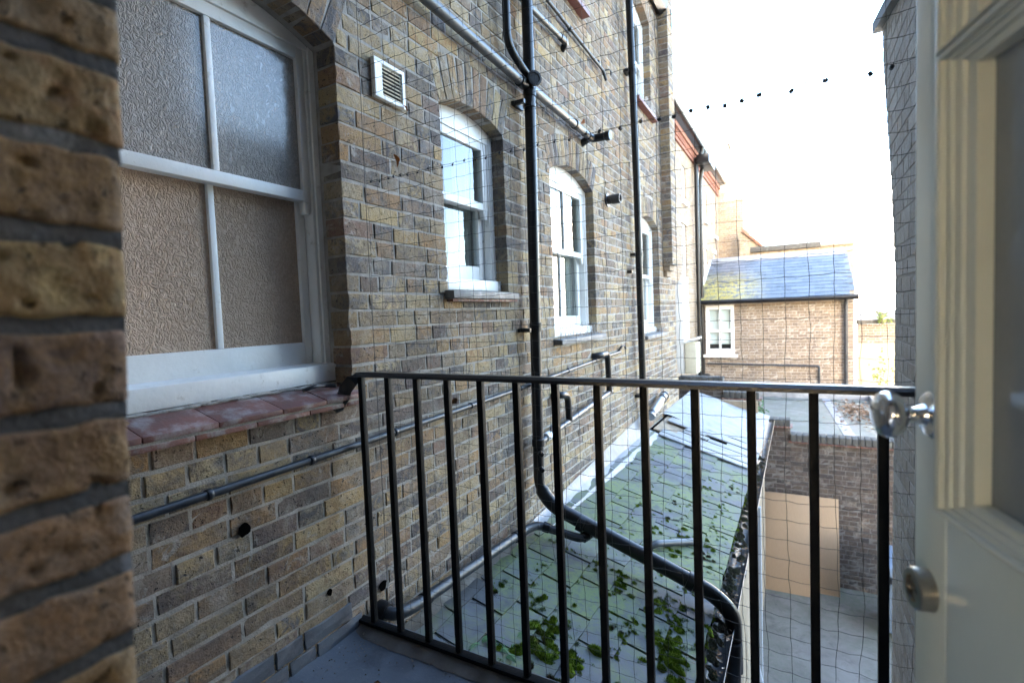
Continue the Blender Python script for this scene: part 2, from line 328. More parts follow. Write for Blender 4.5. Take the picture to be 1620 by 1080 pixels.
# ------------------------------------------------------------------ brickwork
BV = {}
def brick_variant(L, H, D, seed):
    """front in the u-v plane at n=0, body towards -n; centred on u and v"""
    r = random.Random(seed); vs = []; fs = []; b = .0035
    nu, nv = (4, 3) if L > .15 else (3, 3)
    for j in range(nv):
        for i in range(nu):
            u = -L / 2 + b + (L - 2 * b) * i / (nu - 1); v = -H / 2 + b + (H - 2 * b) * j / (nv - 1)
            e = (i in (0, nu - 1)) or (j in (0, nv - 1))
            vs.append((u + r.uniform(-1, 1) * .0015, v + r.uniform(-1, 1) * .0015, r.uniform(-.0022, .0012) - (r.uniform(0, .0035) if e else 0)))
    for j in range(nv - 1):
        for i in range(nu - 1):
            a = j * nu + i; fs.append((a, a + 1, a + nu + 1, a + nu))
    ringi = [i for i in range(nu)] + [nu - 1 + nu * j for j in range(1, nv)] + [nu * (nv - 1) + i for i in range(nu - 2, -1, -1)] + [nu * j for j in range(nv - 2, 0, -1)]
    n0 = len(vs)
    for k in ringi:
        u, v, w = vs[k]; su = u / (L / 2 - b); sv = v / (H / 2 - b)
        uu = max(-1, min(1, su)) * L / 2 if abs(su) > .9 else u; vv = max(-1, min(1, sv)) * H / 2 if abs(sv) > .8 else v
        vs.append((uu + r.uniform(-1, .4) * .0016 * (1 if uu > 0 else -1), vv + r.uniform(-1, .4) * .0016 * (1 if vv > 0 else -1), -b - r.uniform(0, .002)))
    n1 = len(vs); K = len(ringi)
    for k in range(K): vs.append((vs[n0 + k][0], vs[n0 + k][1], -D))
    for k in range(K):
        k2 = (k + 1) % K
        fs.append((ringi[k], n0 + k, n0 + k2, ringi[k2])); fs.append((n0 + k, n1 + k, n1 + k2, n0 + k2))
    return vs, fs
def variants(kind, L, H, D):
    key = (kind, round(L, 3), round(H, 3), round(D, 3))
    if key not in BV:
        out = []
        for s in range(8):
            vs, fs = brick_variant(L, H, D, s * 17 + int(L * 1000)); out.append((vs, fs, None))
        BV[key] = out
    return key
def bmesh_of(key, i, mat):
    vs, fs, d = BV[key][i]
    if d is None: d = {}; BV[key][i] = (vs, fs, d)
    if mat.name not in d:
        me = bpy.data.meshes.new('brick'); me.from_pydata(vs, [], fs); me.materials.append(mat); me.update(); d[mat.name] = me
    return d[mat.name]

def place_bricks(items, parent, mat, n_ind, name='brick', rest='brick_remainder', key_hidden=None):
    """items: (key, variant, Matrix world). The n_ind that show largest become objects, the rest one mesh."""
    sc = []
    for k, it in enumerate(items):
        Mx = it[2]; c = Mx.translation; q = proj(c); a = 0
        if q and -20 < q[0] < 1640 and -20 < q[1] < 1100:
            ax = (Mx.to_3x3() @ Vector((1, 0, 0))); az = (Mx.to_3x3() @ Vector((0, 1, 0))); L = it[0][1]; H = it[0][2]
            p1 = proj(c + ax * L / 2); p2 = proj(c - ax * L / 2); p3 = proj(c + az * H / 2); p4 = proj(c - az * H / 2)
            if p1 and p2 and p3 and p4:
                a = abs((p1[0] - p2[0]) * (p3[1] - p4[1]) - (p1[1] - p2[1]) * (p3[0] - p4[0]))
                if key_hidden and key_hidden(q[0], q[1]): a *= .01
        sc.append((a, k))
    sc.sort(reverse=True); ind = {k for a, k in sc[:n_ind] if a > 14}
    V = []; F = []; A = []
    pinv = wmat(parent).inverted()
    for k, it in enumerate(items):
        if k in ind:
            o = bpy.data.objects.new(name, bmesh_of(it[0], it[1], mat)); COL.objects.link(o)
            loc, rot, scl = it[2].decompose(); o.location = loc; o.rotation_euler = rot.to_euler(); o.scale = scl
            o.parent = parent; o.matrix_parent_inverse = pinv
        else:
            vs, fs, _ = BV[it[0]][it[1]]; n = len(V); Mx = it[2]
            V += [Mx @ Vector(v) for v in vs]; F += [tuple(i + n for i in f) for f in fs]; A += [rng.random()] * len(fs)
    if V:
        me = bpy.data.meshes.new(rest); me.from_pydata(V, [], F); at = me.attributes.new('rnd', 'FLOAT', 'FACE'); at.data.foreach_set('value', A); me.update()
        o = link(rest, me, mat, parent); o['kind'] = 'stuff'

def frame(o, u, v):
    u = Vector(u).normalized(); v = Vector(v).normalized(); n = u.cross(v); o = Vector(o)
    return Matrix(((u.x, v.x, n.x, o.x), (u.y, v.y, n.y, o.y), (u.z, v.z, n.z, o.z), (0, 0, 0, 1)))

def arch_geo(op):
    w = (op['u1'] - op['u0']) / 2; s = op['rise']; rad = (w * w + s * s) / (2 * s); c = ((op['u0'] + op['u1']) / 2, op['vs'] + s - rad); return w, rad, c

def brick_wall(parent, Fm, u0, u1, v0, v1, mat, mortar, openings=(), ends=None, n_ind=0, D=.10, ch=.075, bond='flemish', wob=.0018, rec=.005, slab=.15, hid=None, wall_name='wall', seed=1, phase=0, tilt=1.0, zs=1.0):
    r = random.Random(seed); items = []
    J = .0085; chf = ch if callable(ch) else (lambda v: ch); SL, HL, BH = .2165, .104, chf(v1) - J
    kS = variants('s', SL, BH, D); kH = variants('h', HL, BH, D)
    bnd = [v0]
    while bnd[-1] + chf(bnd[-1]) <= v1 + .3 * chf(v1): bnd.append(bnd[-1] + chf(bnd[-1]))
    for c in range(len(bnd) - 1):
        a, b = bnd[c], bnd[c + 1]; vm = (a + b) / 2; hs = (b - a - J) / BH
        segs = [(u0, u1)]
        if ends: e = ends(vm); segs = [(max(u0, e[0]), min(u1, e[1]))]
        for op in openings:
            cut = None
            if op['v0'] - .01 < vm < op['vs']: cut = (op['u0'], op['u1'])
            elif 'rise' in op and vm >= op['vs']:
                w, rad, cc = arch_geo(op); Ro = rad + op.get('ring', .225); dv = vm - cc[1]
                if dv < Ro:
                    hw = math.sqrt(max(0, Ro * Ro - dv * dv)); hw = min(hw, w * (dv / math.sqrt(max(1e-6, rad * rad - w * w))) + .0 if rad > w else hw)
                    cut = (cc[0] - hw, cc[0] + hw)
            elif 'rise' not in op and vm < op['vs'] + .0: cut = None
            if cut:
                ns = []
                for s in segs:
                    if cut[1] <= s[0] or cut[0] >= s[1]: ns.append(s)
                    else:
                        if cut[0] - s[0] > .012: ns.append((s[0], cut[0]))
                        if s[1] - cut[1] > .012: ns.append((cut[1], s[1]))
                segs = ns
        # running pattern positions
        per = SL + HL + 2 * J; u = u0 - per + ((per / 2) if (c + phase) % 2 else 0) + r.uniform(-.012, .012); k = 0; pend = []
        while u < u1:
            L = (r.choice((SL, SL, HL, HL, HL, SL * .74)) if bond == 'mixed' else SL if k % 2 == 0 else HL) if bond in ('flemish', 'mixed') else (HL if (bond == 'english' and c % 2) else SL)
            jit = r.uniform(-.006, .006); x0, x1 = u + J / 2, u + L + J / 2 + jit
            pend.append((x0, x1))
            u = u + L + J + jit; k += 1
        for s in segs:
            iv = [[max(x0, s[0]), min(x1, s[1])] for x0, x1 in pend]; iv = [q for q in iv if q[1] > q[0] + .002]
            if len(iv) > 1 and iv[0][1] - iv[0][0] < .045: iv[1][0] = iv[0][0]; iv.pop(0)
            if len(iv) > 1 and iv[-1][1] - iv[-1][0] < .045: iv[-2][1] = iv[-1][1]; iv.pop()
            if iv: iv[0][0] = min(iv[0][0], s[0] + .004) if iv[0][0] - s[0] < .012 else iv[0][0]; iv[-1][1] = s[1] if s[1] - iv[-1][1] < .012 else iv[-1][1]
            for y0, y1 in iv:
                ln = y1 - y0; key = kS if ln > .15 else kH
                base = SL if key is kS else HL
                T = Matrix.Translation(((y0 + y1) / 2, vm + r.uniform(-.0025, .0025), r.uniform(-wob, wob))) @ Euler((r.uniform(-.014, .014) * tilt, r.uniform(-.008, .008) * tilt, r.uniform(-.008, .008))).to_matrix().to_4x4() @ Matrix.Diagonal((ln / base, hs * r.uniform(.95, 1.03), zs, 1))
                items.append((key, r.randrange(8), Fm @ T))
    for op in openings:
        if 'rise' not in op: continue
        w, rad, cc = arch_geo(op); ring = op.get('ring', .225); ha = math.asin(min(1, w / rad)); Rm = rad + ring / 2
        n = max(4, int(round(2 * ha * Rm / .0735)))
        kV = variants('v', ring - .008, 2 * ha * Rm / n - .009, D)
        for i in range(n):
            t = -ha + (i + .5) * 2 * ha / n
            T = Matrix.Translation((cc[0] + Rm * math.sin(t), cc[1] + Rm * math.cos(t), r.uniform(-wob, wob))) @ Matrix.Rotation(math.pi / 2 - t, 4, 'Z') @ Euler((r.uniform(-.01, .01), r.uniform(-.01, .01), 0)).to_matrix().to_4x4()
            items.append((kV, r.randrange(8), Fm @ T))
    place_bricks(items, parent, mat, n_ind, key_hidden=hid)
    # mortar body
    cu = bpy.data.curves.new('c', 'CURVE'); cu.dimensions = '2D'; cu.fill_mode = 'BOTH'; cu.extrude = slab / 2
    def spl(pts):
        s = cu.splines.new('POLY'); s.points.add(len(pts) - 1); s.use_cyclic_u = True
        for p, q in zip(s.points, pts): p.co = (q[0], q[1], 0, 1)
    if ends:
        N = 40; Ls = [(v0 + (v1 - v0) * i / N) for i in range(N + 1)]
        spl([(max(u0, ends(v)[0]) + .003, v) for v in Ls] + [(min(u1, ends(v)[1]) - .003, v) for v in reversed(Ls)])
    else: spl([(u0, v0), (u1, v0), (u1, v1), (u0, v1)])
    for op in openings:
        g = .006; a, b = op['u0'] - g, op['u1'] + g
        pts = [(a, op['v0'] - g), (b, op['v0'] - g), (b, op['vs'])]
        if 'rise' in op:
            w, rad, cc = arch_geo(op); ha = math.asin(min(1, w / rad))
            for i in range(13): t = ha - 2 * ha * i / 12; pts.append((cc[0] + (rad + g) * math.sin(t), cc[1] + (rad + g) * math.cos(t)))
        pts.append((a, op['vs'])); 
        if op['v0'] - g <= v0: pts = [(p[0], max(p[1], v0 + .001)) for p in pts]
        spl(pts)
    ob = bpy.data.objects.new('c', cu); COL.objects.link(ob)
    dg = bpy.context.evaluated_depsgraph_get(); me = bpy.data.meshes.new_from_object(ob.evaluated_get(dg)); bpy.data.objects.remove(ob)
    me.transform(Fm @ Matrix.Translation((0, 0, -rec - slab / 2))); me.name = wall_name; me.materials.clear()
    return link(wall_name, me, mortar, parent)

# sash window -------------------------------------------------------------
def sash_window(parent, Fm, op, setb, glass, glass_up=None, mull=0, meet=None, sillh=.06, curtain=True, st=.045, fr=.03, top_mull=None, lintel=.05, sillproj=.03):
    """Fm: wall frame (u along, v up, n outward). The window is a part, its sashes, panes and sill are sub-parts."""
    u0, u1, v0, vs = op['u0'], op['u1'], op['v0'], op['vs']; g = glass_up or glass
    top = vs + op.get('rise', 0)
    def B(mb, a, b, c, d, n0, n1): mb.box((a, c, n0), (b, d, n1), Fm)
    fb = MB(); n = -setb
    B(fb, u0 - .03, u0 + fr, v0, top + .02, n - .14, n); B(fb, u1 - fr, u1 + .03, v0, top + .02, n - .14, n)
    hv = vs - lintel
    B(fb, u0 + fr, u1 - fr, hv, top + .02, n - .14, n - .004)
    B(fb, u0 + fr, u0 + fr + .014, v0 + sillh, hv, n - .06, n - .008); B(fb, u1 - fr - .014, u1 - fr, v0 + sillh, hv, n - .06, n - .008)
    w = fb.build('window', M['white'], parent, bevel=.003)
    s = MB(); s.prism([Fm @ Vector(p) for p in ((u0 - .02, v0, n - .14), (u0 - .02, v0 + sillh + .012, n - .14), (u0 - .02, v0 + sillh, n + sillproj), (u0 - .02, v0, n + sillproj))], Fm.to_3x3() @ Vector((u1 - u0 + .04, 0, 0))); s.build('sill', M['white'], w, bevel=.004)
    a, b = u0 + fr + .016, u1 - fr - .016; lo = v0 + sillh + .002; hi = hv; mv = meet if meet else (lo + hi) / 2
    def sash(name, c, d, nf, br, tr, mats, horns):
        m = MB(); B(m, a, a + st, c, d, nf - .04, nf); B(m, b - st, b, c, d, nf - .04, nf)
        B(m, a + st, b - st, c, c + br, nf - .04, nf - .001); B(m, a + st, b - st, d - tr, d, nf - .04, nf - .001)
        if horns:
            for x in (a, b - st): m.prism([Fm @ Vector(p) for p in ((x, c, nf - .036), (x + st, c, nf - .036), (x + st * .8, c - .05, nf - .036), (x + st * .2, c - .05, nf - .036))], Fm.to_3x3() @ Vector((0, 0, .034)))
        xs = [a + st + (b - a - 2 * st) * i / (mull + 1) for i in range(mull + 2)]
        for x in xs[1:-1]: B(m, x - .011, x + .011, c + br, d - tr, nf - .034, nf - .003)
        so_ = m.build(name, M['white'], w, bevel=.004)
        for i in range(mull + 1):
            p = MB(); B(p, xs[i] + (.011 if i else 0), xs[i + 1] - (.011 if i < mull else 0), c + br, d - tr, nf - .022, nf - .017); p.build('pane', mats, w)
    sash('upper_sash', mv - .02, hi, n - .012, .042, .045, g, True)
    sash('lower_sash', lo, mv + .02, n - .056, .088, .035, glass, False)
    if curtain:
        m = MB(); K = 40; vsx = []; 
        for i in range(K + 1):
            u = (u0 + u1) / 2 + (u1 - u0) * (.08 + .33 * i / K); nn = n - .118 + .008 * math.sin(i * 1.3) + .004 * math.sin(i * 2.9)
            vsx += [Fm @ Vector((u, v0, nn)), Fm @ Vector((u, top, nn))]
        m.add(vsx, [(2 * i, 2 * i + 2, 2 * i + 3, 2 * i + 1) for i in range(K)]); m.build('curtain', M['curtain'], w, smooth=True)
    return w

def spikes(name, parent, pts_fn, n, mat):
    m = MB()
    for i in range(n):
        p = pts_fn(i / (n - 1)); 
        for k in range(4):
            q = p + Vector((rng.uniform(-.01, .05), rng.uniform(-.035, .035), rng.uniform(.07, .115))); m.tube([p, q], .0011, 4, False)
    return m.build(name, mat, parent)

# =================================================================== GROUND
g = MB(); g.add([(-150, -60, -3.104), (150, -60, -3.104), (150, 260, -3.104), (-150, 260, -3.104)], [(0, 1, 2, 3)])
tag(g.build('ground', M['mortar_dark']), kind='structure')
g = MB(); g.add([(.9, 1.0, -3.1), (9, 1.0, -3.1), (9, 8.9, -3.1), (.9, 8.9, -3.1)], [(0, 1, 2, 3)])
tag(g.build('courtyard', M['yard']), kind='structure')

# =================================================================== MAIN BUILDING (long stock brick wall on the left)
FM = frame((0, 0, 0), (0, 1, 0), (0, 0, 1))
mainb = empty('brick_building', (0, 3.6, -3.1), 'long stock brick rear wall with white sash windows and black pipes', 'building')
W1 = dict(u0=.62, u1=1.425, v0=.985, vs=2.275, rise=.085, ring=.23)
W2 = dict(u0=2.085, u1=2.70, v0=1.365, vs=2.285, rise=.06, ring=.23)
W3 = dict(u0=3.36, u1=4.235, v0=1.04, vs=2.24, rise=.105, ring=.23)
W4 = dict(u0=5.74, u1=6.59, v0=.935, vs=2.215, rise=.10, ring=.23)
W5 = dict(u0=5.62, u1=6.37, v0=3.53, vs=4.62, rise=.10, ring=.23)
W6 = dict(u0=3.28, u1=4.05, v0=3.67, vs=4.8, rise=.10, ring=.23)
W7 = dict(u0=2.0, u1=2.7, v0=3.9, vs=5.0, rise=.08, ring=.23)
OPS = [dict(W1, v0=.895), W2, W3, W4, W5, W6, W7]
brick_wall(mainb, FM, -.6, 7.55, -1.05, 6.3, M['brick'], M['mortar'], OPS, ends=lambda v: (-.6, 7.55 if v < 1.64 else 7.1), n_ind=300, hid=lambda x, y: x < 215, seed=3, rec=.0056, wob=.0015, ch=lambda v: .0672 if v < .88 else .0725, bond='mixed')
pl = []   # projecting end strip on corbels
FP = frame((.13, 0, 0), (0, 1, 0), (0, 0, 1)); FS = frame((0, 6.78, 0), (1, 0, 0), (0, 0, 1))
m = MB(); m.box((0.001, 6.785, 1.79), (.126, 7.098, 6.3)); m.build('pilaster', M['mortar'], mainb)
kk = variants('p', .30, .065, .06); k2 = variants('ps', .118, .065, .06)
for c in range(60):
    v = 1.83 + c * .075
    pl.append((kk, c % 8, FP @ Matrix.Translation((6.94, v, 0)))); pl.append((k2, (c * 3) % 8, FS @ Matrix.Translation((.067, v, 0))))
place_bricks(pl, mainb, M['brick'], 60, rest='pilaster_bricks')
m = MB(); m.box((0, 6.80, 1.715), (.085, 7.09, 1.785)); m.build('corbel', M['brick_pale'], mainb, bevel=.006)
m = MB(); m.box((0, 6.82, 1.64), (.045, 7.08, 1.71)); m.build('corbel', M['brick_pale'], mainb, bevel=.006)
m = MB(); m.box((-8, -.6, 6.31), (.16, 7.2, 6.5)); m.build('roof', M['roof_dark'], mainb)
m = MB(); m.box((-8, -.6, -3.1), (-7.8, 7.1, 6.3)); m.box((-7.8, -.6, -3.1), (-.16, -.45, 6.3)); m.box((-7.8, 6.95, -3.1), (-.16, 7.09, 6.3)); m.box((-.14, -.6, -3.1), (-.005, 7.5, -1.06))
m.build('side_wall', M['mortar_dark'], mainb)
m = MB(); m.box((-7.7, -.4, .3), (-.17, 6.9, .36)); m.box((-7.7, -.4, 2.9), (-.17, 6.9, 3.0)); m.box((-1.9, -.4, .37), (-1.8, 6.9, 2.89)); m.box((-1.9, 1.75, .37), (-.17, 1.83, 2.89)); m.box((-1.9, 3.0, .37), (-.17, 3.08, 2.89)); m.box((-1.9, 5.0, .37), (-.17, 5.08, 2.89)); m.build('inner_wall', M['room'], mainb)
# windows
def sub(parent, mat, name, fn):
    m = MB(); fn(m); return m.build(name, mat, parent, bevel=.003)
w1 = sash_window(mainb, FM, W1, .125, M['obscure'], M['obscure_up'], mull=1, meet=1.712, sillh=.068, curtain=False, st=.032, fr=.018, lintel=-.0, sillproj=.03)
w2 = sash_window(mainb, FM, W2, .085, M['glass'], mull=0, meet=1.865, sillh=.06, st=.05, lintel=.045)
w3 = sash_window(mainb, FM, W3, .075, M['glass'], mull=1, meet=1.70, sillh=.06, st=.05, lintel=.02)
w4 = sash_window(mainb, FM, W4, .085, M['glass'], mull=1, meet=1.62, sillh=.06, st=.05, lintel=.02)
w5 = sash_window(mainb, FM, W5, .085, M['glass'], mull=1, sillh=.06, st=.05, lintel=.02)
w6 = sash_window(mainb, FM, W6, .085, M['glass'], mull=1, sillh=.06, st=.05, lintel=.02)
w7 = sash_window(mainb, FM, W7, .085, M['glass'], mull=1, sillh=.06, st=.05, lintel=.02)
# tiled sill of the near window: two courses of quarry tile
y = .55; k = 0
edges = [.46, .665, .868, 1.082, 1.262, 1.452]
for a, b in zip(edges[:-1], edges[1:]):
    m = MB(); dz = rng.uniform(-.0015, .0015)
    m.prism([(-.12, a + .0015, .962 + dz), (.038, a + .0015, .921 + dz), (.040, a + .0015, .938 + dz), (-.12, a + .0015, .981 + dz)], (0, b - a - .003, 0)); m.build('sill_tile', M['tile'], mainb, bevel=.0025)
for a, b in zip([.40, .61, .80, .99, 1.19, 1.36], [.61, .80, .99, 1.19, 1.36, 1.452]):
    m = MB(); m.box((-.12, a + .0015, .897), (.036, b - .0015, .9125)); m.build('sill_tile', M['tile_edge'], mainb, bevel=.002)
m = MB(); m.box((-.12, .4, .9128), (.0335, 1.45, .9225)); m.build('sill_bedding', M['mortar'], mainb)
m = MB(); 
for i in range(26): # crumbly mortar fillet at the back of the tiles
    yy = .5 + i * .036; m.lathe((-.094 + rng.uniform(-.004, .004), yy, .979 + rng.uniform(-.004, .003)), (0, 1, 0), [(-.028, .004), (-.012, .007 + rng.uniform(-.001, .002)), (.01, .007), (.028, .004)], 7)
m.build('mortar_fillet', M['mortar'], mainb, smooth=True)
# sills of the further windows
for op, z, h, ex, mt, pr in ((W2, 1.365, .052, .03, 'stone_sill', .055), (W3, 1.04, .05, .04, 'stone_sill', .07), (W4, .935, .05, .05, 'stone_sill', .07), (W5, 3.53, .05, .05, 'red_sill', .07), (W6, 3.67, .05, .05, 'red_sill', .07), (W7, 3.9, .05, .05, 'red_sill', .07)):
    m = MB(); m.prism([(-.10, op['u0'] - ex, z - h), (pr, op['u0'] - ex, z - h), (pr, op['u0'] - ex, z - .014), (-.10, op['u0'] - ex, z)], (0, op['u1'] - op['u0'] + 2 * ex, 0)); m.build('window_sill', M[mt], mainb, bevel=.004)
m = MB(); m.box((-.02, 2.07, 1.298), (.035, 2.74, 1.312)); m.build('sill_bedding', M['tile_edge'], mainb, bevel=.002)
for op, z in ((W3, 1.04), (W4, .935), (W5, 3.53)):
    s = spikes('bird_spikes', mainb, lambda t, op=op, z=z: Vector((.02, op['u0'] + (op['u1'] - op['u0']) * t, z - .01)), 16, M['steel']); s['kind'] = 'stuff'
# drill holes as flat discs, their inner shade put into black colour
for (yy, zz, rr) in ((.942, .577, .021), (1.525, .111, .022), (1.254, .218, .013)):
    m = MB(); m.add([(.0034, yy, zz)] + [(.0034, yy + rr * math.cos(k * .483) * rng.uniform(.82, 1.2), zz + rr * math.sin(k * .483) * rng.uniform(.82, 1.2)) for k in range(13)], [(0, k + 1, (k + 1) % 13 + 1) for k in range(13)])
    m.build('drill_hole', M['recess_shade'], mainb)

# =================================================================== DOORWAY WALL (close on the left) AND THE BUILDING BEHIND
nearb = empty('doorway_wall', (.5, .07, -3.1), 'weathered brick doorway pier close beside the open door', 'wall')
def near_brick(z0, z1, seed):
    r = random.Random(seed); m = MB(); nu, nv = 64, 26; y1 = .2385 + (z0 - 1.22) * .045; y0 = y1 - .225; vs = []
    off = Vector((seed * 3.1, seed * 1.7, 0))
    def d(p):
        q = Vector(p) + off; a = noise.fractal(q * 34, 1.0, 2.0, 4) * .0022 + noise.fractal(q * 11, 1.0, 2.0, 2) * .0013 + .0012
        pit = noise.noise(q * 62 + Vector((9, 3, 1))); a -= max(0, pit - .46) * .022
        crk = noise.noise(q * Vector((1, 1, 1)) * 19 + Vector((2, 7, 5))); a -= max(0, crk - .5) * .045
        return a
    def pt(s, t):   # s runs along the reveal face then round the corner; t up
        L = .225; C = .10; e = .006; ss = s * (L + C)
        z = z0 + (z1 - z0) * t
        edge = min(t, 1 - t) * (z1 - z0); rd = max(0, 1 - edge / .005) ** 2 * .0022
        p0 = Vector((.99, y0 + min(ss, L), z)); 
        if ss <= L:
            c = max(0, 1 - (L - ss) / .014); nx = Vector((1 - .5 * c, .5 * c, 0)); p = Vector((.99, y0 + ss, z))
        else:
            c = max(0, 1 - (ss - L) / .014); nx = Vector((.5 * c, 1 - .5 * c, 0)); p = Vector((.99 - (ss - L), y1, z))
        corner = max(0, 1 - abs(ss - L) / .013); q = d(p) - rd - corner * corner * .0045
        p = p + nx * q; p.z += noise.noise(p * 42 + off) * .0042 * (1 if 0 < t < 1 else 1); return p
    for j in range(nv + 1):
        for i in range(nu + 1): vs.append(pt(i / nu, j / nv))
    fs = [(j * (nu + 1) + i, j * (nu + 1) + i + 1, (j + 1) * (nu + 1) + i + 1, (j + 1) * (nu + 1) + i) for j in range(nv) for i in range(nu)]
    b0 = len(vs)     # tuck top and bottom edges inwards
    for j, row in ((0, 0), (nv, 1)):
        for i in range(nu + 1):
            p = vs[j * (nu + 1) + i]; vs.append(Vector((min(p.x, .99) - .04, p.y - .035, p.z)))
    for i in range(nu): fs.append((i, b0 + i, b0 + i + 1, i + 1)); k = nv * (nu + 1); fs.append((k + i, k + i + 1, b0 + nu + 2 + i, b0 + nu + 1 + i))
    m.add(vs, fs); o = m.build('brick', M['brick_near'], nearb, smooth=True, angle=80); return o
joints = [1.52, 1.4567, 1.3825, 1.304, 1.226, 1.1487, 1.0745, 1.0064, .935]
joints = [1.745, 1.67, 1.595] + joints + [.862, .787, .712, .637]
for i in range(len(joints) - 1):
    near_brick(joints[i + 1] + .0078, joints[i] - .0078, i + 2)
for i, j in enumerate(joints):
    m = MB(); r = random.Random(i); yb = .2385 + (j - 1.22) * .045; ns = 26; vs = []
    prof = [(-.012, -.0035), (-.008, -.0015), (.007, -.002), (.012, -.004)]
    path = [(Vector((.99, yb - .225 + .22 * k / ns, 0)), Vector((1, 0, 0))) for k in range(ns + 1)] + [(Vector((.987, yb - .003, 0)), Vector((.7, .7, 0)))] + [(Vector((.985 - .1 * k / 6, yb, 0)), Vector((0, 1, 0))) for k in range(7)]
    for p, nn in path:
        for (dz, dn) in prof:
            q = p + nn * (dn + noise.noise((p + Vector((0, 0, j + dz * 3))) * 40) * .0016 - .001) + Vector((0, 0, j + dz + noise.noise((p + Vector((i, 0, 0))) * 16) * .003)); vs.append(q)
    fs = [(a * 4 + b, a * 4 + 4 + b, a * 4 + 5 + b, a * 4 + 1 + b) for a in range(len(path) - 1) for b in range(3)]
    m.add(vs, fs); m.build('mortar_joint', M['mortar_near'], nearb, smooth=True, angle=80)
m = MB(); m.box((-.0, -.1, -3.1), (.972, .205, 11.7)); m.box((1.93, -.1, -3.1), (6.2, .23, 11.7)); m.box((.972, -.1, 2.2), (1.93, .23, 11.7)); m.box((.972, -.1, -3.1), (1.93, .24, -.02))
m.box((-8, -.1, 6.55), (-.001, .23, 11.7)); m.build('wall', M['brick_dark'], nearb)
m = MB(); m.box((-8, -7.8, -3.1), (-7.8, -.1, 11.7)); m.box((6.0, -7.8, -3.1), (6.2, -.1, 11.7)); m.box((-8, -8, -3.1), (6.2, -7.8, .6)); m.box((-8, -8, 2.5), (6.2, -7.8, 11.7))
m.box((-8, -8, .6), (.90, -7.8, 2.5)); m.box((1.47, -8, .6), (6.2, -7.8, 2.5)); m.box((.9, -8, .6), (1.45, -7.8, 1.2)); m.build('side_wall', M['brick_dark'], nearb)  # opening in the unseen back wall, added so sun brightens door and pier
m = MB(); m.box((-8.2, -8.2, 11.7), (6.4, .35, 11.9)); m.build('roof', M['roof_dark'], nearb)
m = MB(); m.box((-.2, -7.79, -.04), (4.2, -.101, -.01)); M['bounce_floor'] = simple('bounce_floor_tint', (.42,.47,.55), (.38,.43,.51), 30, .95, 0); m.build('room_floor', M['bounce_floor'], nearb)  # unseen floor, tinted blue-grey to cool the light it bounces to the door
m = MB(); m.box((-.2, -7.79, 2.5), (4.2, -.101, 2.55)); m.box((-.25, -7.79, -.01), (-.2, -.101, 2.5)); m.box((4.2, -7.79, -.01), (4.25, -.101, 2.5)); m.build('inner_room', M['render_white'], nearb)
m = MB(); m.box((2.16, .232, -3.1), (6.2, 2.25, 10.0)); m.box((1.97, .232, 2.3), (2.159, 2.2, 10.0)); m.build('sky_blocker', M['brick_dark'], nearb)  # unseen block added to cut the sky light on the near balcony
m = MB(); m.box((.992, -.1, -.02), (1.93, .25, .012)); m.build('threshold', M['stone_sill'], nearb)

# =================================================================== BALCONY
m = MB(); nx, ny = 40, 26
vs = [(0.0 + 1.95 * i / nx, .235 + 1.235 * j / ny, noise.noise(Vector((i * .3, j * .3, 0))) * .004 + (.012 + .004 * noise.noise(Vector((j * .5, 3, 3)))) * max(0, 1 - (1.95 * i / nx) / .06)) for j in range(ny + 1) for i in range(nx + 1)]
fs = [(j * (nx + 1) + i, j * (nx + 1) + i + 1, (j + 1) * (nx + 1) + i + 1, (j + 1) * (nx + 1) + i) for j in range(ny) for i in range(nx)]
m.add(vs, fs); tag(m.build('balcony_floor', M['balcony'], smooth=True), kind='structure')
m = MB(); m.box((.004, .24, -.32), (1.95, 1.465, -.06)); tag(m.build('balcony_slab', M['mortar_dark']), kind='structure')
it = []; kp = variants('s', .2165, .064, .03); yy = .12
while yy < 1.36:
    ln = rng.choice((.104, .2165)); ln = min(ln, 1.40 - yy)
    for zz in (.028, .0965): it.append((kp, rng.randrange(8), FM @ Matrix.Translation((yy + ln / 2 + (.05 if zz < .05 else 0), zz, .0075)) @ Matrix.Diagonal((ln / .2165, 1, 1, 1))))
    yy += ln + .009
place_bricks(it, mainb, M['balcony'], 40, rest='painted_bricks')
m = MB(); vs = []
for i in range(60):
    x = .01 + 1.9 * i / 59; h = .012 + .010 * noise.noise(Vector((x * 14, 3, 1))); vs += [(x, 1.345 + rng.uniform(-.006, .006), .002), (x, 1.385, h + .012), (x, 1.44, h + .01), (x, 1.468, -.06)]
m.add(vs, [(4 * i + k, 4 * i + 4 + k, 4 * i + 5 + k, 4 * i + 1 + k) for i in range(59) for k in range(3)]); tag(m.build('balcony_kerb', M['mortar_dark'], smooth=True), kind='structure')

gr = MB()
for _ in range(420):
    x = rng.uniform(.05, 1.9); y = 1.37 - abs(rng.gauss(0, .10)) if rng.random() < .55 else rng.uniform(.3, 1.36)
    if rng.random() < .25: x = .05 + abs(rng.gauss(0, .05))
    r_ = rng.uniform(.0012, .0045); p = Vector((x, y, r_ * .5 + .004 + (.03 * max(0, 1 - x / .07)))); gr.add([p + Vector((r_, 0, 0)), p + Vector((-r_ * .6, r_ * .8, 0)), p + Vector((-r_ * .5, -r_, 0)), p + Vector((0, 0, r_))], [(0, 1, 3), (1, 2, 3), (2, 0, 3)])
M['grit'] = simple('grit', (.30,.27,.22), (.12,.10,.085), 60, .95, 0)
tag(gr.build('grit', M['grit']), kind='stuff')
